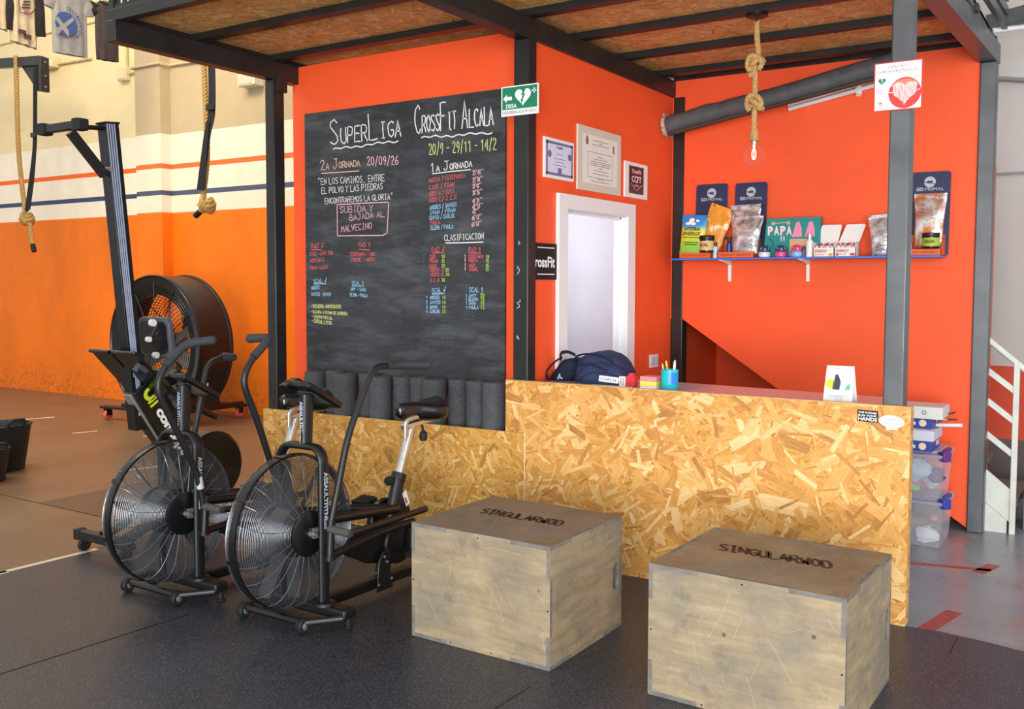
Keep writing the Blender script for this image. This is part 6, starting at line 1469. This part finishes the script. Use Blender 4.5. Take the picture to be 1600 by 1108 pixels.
F_DK = M('shirt_charcoal', '3a3436', .85, 0, .2, .2, 14, .2, 90); F_GY = M('shirt_grey', '7e7f83', .85, 0, .2, .12, 14, .2, 90); F_WH = M('shirt_oatmeal', 'a29480', .85, 0, .2, .1, 14, .2, 90); F_BK = M('shirt_black', '211f24', .85, 0, .2, .2, 14, .2, 90); NAVP = M('print_royal_blue', '27437e', .7)
th, o, ux, un = shirt('charcoal T-shirt on a wire hanger, hanging closest to the mezzanine beam', 7.20, 5.00, 4.30, .30, F_DK, F_BK, .12)
m = MB(); rect(m, o+un*.06+ux*.05+Z*4.78, ux, Z, .03, .05); m.build('chest_print', M('print_mustard', 'c8b060', .7), th, smooth=0)
th, o, ux, un = shirt('grey T-shirt with round blue chest emblem hanging on the line', 6.72, 5.10, 4.27, .42, F_GY, F_GY, .27)
m = MB(); cen = o+un*.066-ux*.085+Z*4.60; rr = .135
def seg(a0, a1): return [(0, 0)]+[(rr*math.cos(R(a)), rr*math.sin(R(a))) for a in range(a0, a1+1, 6)]
poly(m, disc(rr, 36), cen, ux, Z)
for i, ch in enumerate('TEATINOSTEAM'):
    a = R(88-i*11.5); put_txt(m, ch, cen+ux*.165*math.cos(a)+Z*.165*math.sin(a)+un*.003, ux*math.sin(a)-Z*math.cos(a), ux*math.cos(a)+Z*math.sin(a), .032, .024, bold=.04)
em = m.build('chest_emblem', NAVP, th, smooth=0)
m = MB(); poly(m, [(-.15, .035), (-.10, .06), (-.035, -.005), (.085, .10), (.10, .06), (-.0, -.035), (.03, -.075), (.03, -.15), (-.05, -.075), (-.10, -.14), (-.15, -.09), (-.075, -.04)], cen+un*.003, ux, Z); m.build('check_mark', F_GY, em, smooth=0)
th, o, ux, un = shirt('oatmeal baseball shirt with long dark sleeves hanging on the line', 6.165, 5.14, 4.27, .30, F_WH, F_BK, .66)
m = MB(); c0 = o+un*.062+Z*4.71
hexa = [(-.09, .10), (.09, .13), (.105, -.02), (.05, -.10), (-.075, -.105)]
for p0, p1 in zip(hexa, hexa[1:]+hexa[:1]): ribbon(m, [c0+ux*p0[0]+Z*p0[1], c0+ux*p1[0]+Z*p1[1]], .010, un)
for i in range(5): rect(m, c0+ux*(-.06+.012*i)+Z*(-.06+.035*i), ux+Z*.2, Z, .11-.012*i, .018)
for i in range(2): rect(m, o+un*.062+ux*(-.10+.06*i)+Z*(4.37-.04*i), ux, Z, .09, .05)
m.build('chest_print', M('print_dark_brown', '33282c', .7), th, smooth=0)
m = MB(); rect(m, c0+un*.002+ux*-.03+Z*-.09, ux, Z, .08, .018); m.build('red_print', M('print_crimson', 'a83040', .7), th, smooth=0)
th, o, ux, un = shirt('oatmeal T-shirt with red print cut off by the picture edge', 5.80, 5.14, 4.40, .36, F_WH, F_WH, .30)
m = MB()
for i in range(4): rect(m, o+un*.06+ux*(-.12+.06*i)+Z*4.80, ux+Z*.3, Z, .05, .09)
m.build('chest_print', M('print_crimson', 'a83040', .7), th, smooth=0)

# ------------------------------------------------------------------ small fittings on the far wall
PLAS = M('fitting_cream', 'd9cba6', .5, 0, .3, .05)
th = thing('emergency_light', 'cream wall fitting beside the rig arm on the far wall', 'wall fitting', (-13.15, 8.1, 4.76)); m = MB(); m.box(-13.28, -12.98, 8.05, 8.14, 4.68, 4.84); m.build('housing', PLAS, th, bevel=.01); m = MB(); m.box(-13.24, -13.02, 8.04, 8.052, 4.70, 4.80); m.build('diffuser', M('diffuser_pale', 'efe6cc', .3), th, bevel=.004)
th = thing('junction_box', 'cream junction box with conduits beside the pilaster on the far wall', 'junction box', (-11.45, 8.1, 4.42)); m = MB(); m.box(-11.55, -11.36, 8.06, 8.14, 4.32, 4.50); m.build('box_body', PLAS, th, bevel=.01); m = MB(); m.box(-11.53, -11.38, 8.05, 8.062, 4.34, 4.48); m.build('box_lid', PLAS, th, bevel=.004)
COND = M('conduit_cream', 'c3b48c', .5)
for lab, p in (('horizontal cream conduit from the wall fitting to the T-shirts', [(-12.97, 8.12, 4.73), (-12.2, 8.12, 4.715)]), ('vertical cream conduit rising from the junction box', [(-11.40, 8.11, 4.5), (-11.40, 8.11, 5.6)]), ('cream conduit crossing the pilaster from the junction box', [(-11.36, 8.11, 4.41), (-11.10, 8.11, 4.415), (-11.09, 7.955, 4.42), (-10.52, 7.955, 4.42), (-10.51, 8.11, 4.42), (-9.6, 8.11, 4.40)])):
    th = thing('conduit', lab, 'conduit', p[0], 'cream conduits on the far wall'); m = MB(); m.tube(p, .018, 10); m.build('tube', COND, th, smooth=50)
    m = MB(); q = Vector(p[0]).lerp(Vector(p[1]), .6); m.ball(q, .026, 10, sq=(1, .7, 1)); m.build('saddle_clip', COND, th)
th = thing('wall_speaker', 'small cream speaker box under the mezzanine beam on the far wall', 'speaker', (-8.95, 8.1, 4.04)); m = MB(); m.box(-9.1, -8.81, 7.98, 8.14, 3.97, 4.12); m.build('cabinet', M('fitting_ivory', 'ddd6c2', .5), th, bevel=.012); m = MB(); m.box(-9.07, -8.84, 7.973, 7.982, 3.99, 4.10); m.build('grille', M('grille_ivory', 'c4bca8', .7), th)

# ------------------------------------------------------------------ storage beyond the counter end
PLS = clear('clear_storage_plastic', 'd4d8e2', .20, .15); PLL = clear('lid_plastic', 'c4c8dc', .45, .25); CLIPB = M('clip_blue', '2f3f9c', .4); CLIPP = M('clip_purple', '5c2c7c', .4)
def bin_(label, x0, x1, y0, y1, z0, z1, clip):
    th = thing('storage_bin', label, 'storage bin', ((x0+x1)/2, (y0+y1)/2, z0), 'clear plastic bins')
    t = .004; ins = .02; m = MB()
    def wallq(a, b): m.add([a[0], b[0], b[1], a[1]], [(0, 1, 2, 3)])
    lo = [Vector((x0+ins, y0+ins, z0)), Vector((x1-ins, y0+ins, z0)), Vector((x1-ins, y1-ins, z0)), Vector((x0+ins, y1-ins, z0))]; hi = [Vector((x0, y0, z1-.04)), Vector((x1, y0, z1-.04)), Vector((x1, y1, z1-.04)), Vector((x0, y1, z1-.04))]
    cen = sum(lo, Vector())/4
    def inn(p): q = Vector((cen.x, cen.y, p.z)); return p+(q-p).normalized()*t*1.6
    m.add(lo+hi+[inn(p)+Vector((0, 0, t)) for p in lo]+[inn(p) for p in hi], [(0, 1, 2, 3), (8, 9, 10, 11)]+[f for i in range(4) for f in ((i, (i+1) % 4, 4+(i+1) % 4, 4+i), (8+i, 8+(i+1) % 4, 12+(i+1) % 4, 12+i), (4+i, 4+(i+1) % 4, 12+(i+1) % 4, 12+i))])
    m.build('bin_body', PLS, th, smooth=0)
    m = MB(); m.prism(rrect(x1-x0+.03, y1-y0+.03, .03), (x0-.015, y0-.015, z1-.04), (1, 0, 0), (0, 1, 0), (0, 0, .02)); m.prism(rrect(x1-x0-.05, y1-y0-.05, .04), (x0+.025, y0+.025, z1-.02), (1, 0, 0), (0, 1, 0), (0, 0, .02)); m.build('lid', PLL, th, bevel=.004)
    for yy in ((y0+y1)/2,): m = MB(); m.prism([(0, 0), (.0, .12), (-.03, .13), (-.04, -.01)], (x1+.014, yy-.06, z1-.055), (0, 0, -1) if False else (1, 0, 0), (0, 1, 0), (0, 0, .05)); m.build('clip', clip, th, bevel=.005)
    m = MB(); m.obox((x1+.005, y0+.02, z1-.03), (.02, .02, 0), (-.02, .02, 0), (0, 0, .03)); m.build('corner_clip', clip, th, bevel=.005)
    return th
bin_('clear plastic storage bin with blue clips on the concrete floor, lowest of the stack', -1.42, -.93, 6.33, 6.72, -.012, .30, CLIPB)
bin_('clear plastic storage bin with purple clips, upper one of the stack', -1.42, -.935, 6.32, 6.70, .30, .595, CLIPP)
def lump(name, label, cat, c, s, mat, seed, group='odds and ends in the bins'):
    th_ = MB(); th_.ball((0, 0, 0), 1, 18); vs = []
    for p in th_.v:
        q = Vector(p); q *= 1+.35*mnoise.noise(q*1.8+Vector((seed, 0, 0)))+.2*mnoise.noise(q*4+Vector((seed, 3, 0))); vs.append((c[0]+q.x*s[0], c[1]+q.y*s[1], c[2]+q.z*s[2]))
    th_.v = vs; o_ = th_.build(name, mat, None, loc=c, smooth=40); tag(o_, label, cat, group)
FL = M('cloth_white', 'e0e2ea', .8); TN_ = M('cloth_tan', '8a7864', .85); LB_ = M('cloth_pale_blue', 'b9cbe2', .7); PK_ = M('cloth_pink', 'e8707c', .7); GN_ = M('bag_green', '8fcf5a', .6); PU_ = M('bag_purple', '5a3a78', .6); DK_ = M('cloth_dark', '34313a', .85)
lump('crumpled_paper', 'crumpled white paper in the lowest clear bin', 'paper', (-1.03, 6.40, .055), (.07, .03, .05), FL, 1)
lump('folded_cloth', 'brown cloth lying in the lowest clear bin', 'cloth', (-1.18, 6.52, .10), (.20, .10, .055), TN_, 2)
lump('folded_cloth', 'dark cloth behind the brown one in the lowest clear bin', 'cloth', (-1.25, 6.58, .19), (.12, .09, .05), DK_, 3)
lump('pink_cap', 'small pink item on the brown cloth in the lowest clear bin', 'cloth', (-1.0, 6.44, .155), (.022, .02, .02), PK_, 4)
lump('plastic_bag', 'pale blue packet in the upper clear bin', 'bag', (-1.12, 6.42, .46), (.11, .04, .07), LB_, 5)
lump('plastic_bag', 'purple packet in the upper clear bin', 'bag', (-.99, 6.44, .43), (.05, .04, .05), PU_, 6)
lump('plastic_bag', 'lime green packet in the upper clear bin', 'bag', (-1.13, 6.40, .345), (.05, .04, .022), GN_, 7)
lump('plastic_bag', 'light grey packet in the upper clear bin', 'bag', (-1.03, 6.55, .38), (.06, .05, .055), FL, 8)
BX = M('blue_carton', '2c3f9a', .45); BXW = M('carton_grey_white', 'cfd2de', .5); BXC = M('carton_pale', 'd6d8d2', .5)
def carton(label, x0, x1, y0, y1, z0, z1, mat, printed, name='carton'):
    th = thing(name, label, 'carton', ((x0+x1)/2, (y0+y1)/2, z0), 'cartons stacked on the clear bins'); m = MB(); m.box(x0, x1, y0, y1, z0, z1); m.build('box_body', mat, th, bevel=.003)
    if printed:
        m = MB(); face(m, [Vector((x1-.055+a, y0-.001, (z0+z1)/2+b)) for a, b in disc(.022, 20)]); m.build('round_print', M('print_cream', 'e8cfae', .5), th, smooth=0)
        m = MB(); put_txt(m, 'Chips', Vector((x1-.185, y0-.001, (z0+z1)/2-.012)), (1, 0, 0), Z, .026, .09, bold=.03); 
        for i in range(2): rect(m, Vector((x1+.001, y0+.14+.06*i, z0+.022)), UY, Z, .045, .03)
        m.build('lettering', WHITEINK, th, smooth=0)
    return th
carton('blue printed snack carton standing directly on the upper clear bin', -1.30, -.995, 6.28, 6.56, .5955, .66, BX, True)
th = carton('pale lilac open carton between two blue cartons', -1.32, -.985, 6.27, 6.58, .661, .725, BXW, False)
m = MB(); m.prism([(0, 0), (.30, 0), (.34, .09), (.04, .09)], (-1.30, 6.26, .726), (1, 0, 0), (0, 1, .1), (0, 0, .003)); m.build('open_flap', BXW, th)
carton('blue printed snack carton near the top of the stack', -1.30, -1.0, 6.30, 6.56, .738, .80, BX, True)
th = carton('pale grey cardboard box on top of the stack', -1.28, -.94, 6.28, 6.54, .801, .872, BXC, False)
m = MB(); m.ring((-1.045, 6.279, .838), (0, 1, 0), .011, .0022, 24, 6); m.build('ring_print', GREYINK, th); m = MB(); m.box(-1.30, -.915, 6.275, 6.30, .799, .803); m.build('lower_flap', BXC, th)
rt_ = thing('paper_roll', 'thin white paper roll sticking out of the stacked cartons', 'paper roll', (-.95, 6.45, .745)); m = MB(); m.tube([(-1.1, 6.46, .735), (-.845, 6.42, .757)], .011, 14); m.lathe([(.0, 0), (.0105, 0)], (-.844, 6.42, .757), (1, 0, 0), 12); m.build('roll', PAPER, rt_)
for lab, p, q in (('dark twig-like stick poking out beside the upper blue carton', (-1.0, 6.5, .78), (-.90, 6.50, .825)), ('dark twig-like stick below the first one, beside the blue carton', (-1.0, 6.48, .765), (-.885, 6.46, .785))):
    th = thing('stick', lab, 'stick', p, 'dark sticks in the stack'); m = MB(); m.tube([p, Vector(p).lerp(Vector(q), .6)+Vector((0, 0, .004)), q], .006, 8); m.build('shaft', M('stick_brown', '5a3a34', .7), th)

# ------------------------------------------------------------------ staircase beyond the last column
SW = M('stair_offwhite', 'd2d5cc', .5, 0, .4, .1, 8)
sr = thing('staircase', 'off-white steel staircase with slanted rails beyond the end column', 'staircase', (-.6, 7.0, 0))
sl_ = -.82
m = MB(); x0, x1 = -1.6, -.605
m.prism([(x1, .265), (x0, .265+(x1-x0)*-sl_), (x0, .05+(x1-x0)*-sl_), (x1, .05)], (0, 6.985, 0), (1, 0, 0), (0, 0, 1), (0, .012, 0)); m.build('stringer', SW, sr)
m = MB(); m.prism([(-.64, -.012), (-.64, .075), (-.87, .264), (-.87, -.012)], (0, 6.99, 0), (1, 0, 0), (0, 0, 1), (0, .01, 0)); m.build('kick_plate', SW, sr)
m = MB(); m.box(-.625, -.59, 6.97, 7.005, -.012, 1.12); m.build('newel_post', SW, sr, bevel=.003)
for z in (.502, .722, .92):
    m = MB(); m.bar((-1.5, 6.985, z+.9*-sl_*.95), (-.6, 6.985, z), .02, .035); m.build('slanted_rail', SW, sr)
m = MB(); m.tube([(-1.5, 6.99, 1.10+.9*.86), (-.6, 6.99, 1.105), (-.3, 6.99, .86)], .02, 12); m.build('handrail', SW, sr)
for i in range(7):
    m = MB(); xx = -.72-.23*i; m.box(xx-.13, xx+.13, 7.0, 7.86, .16+.19*i, .19+.19*i); m.build('tread', M('tread_grey', '6c6e6e', .5), sr)
ob = thing('metal_cabinet', 'blue-grey metal box standing at the stair foot', 'metal box', (-.42, 7.3, 0)); m = MB(); m.box(-.56, -.2, 7.15, 7.5, -.012, .23); m.build('body', M('cabinet_bluegrey', '7f8a98', .5), ob, bevel=.008); m = MB(); m.box(-.55, -.21, 7.145, 7.152, .02, .2); m.build('panel', M('cabinet_panel', '929cab', .5), ob)
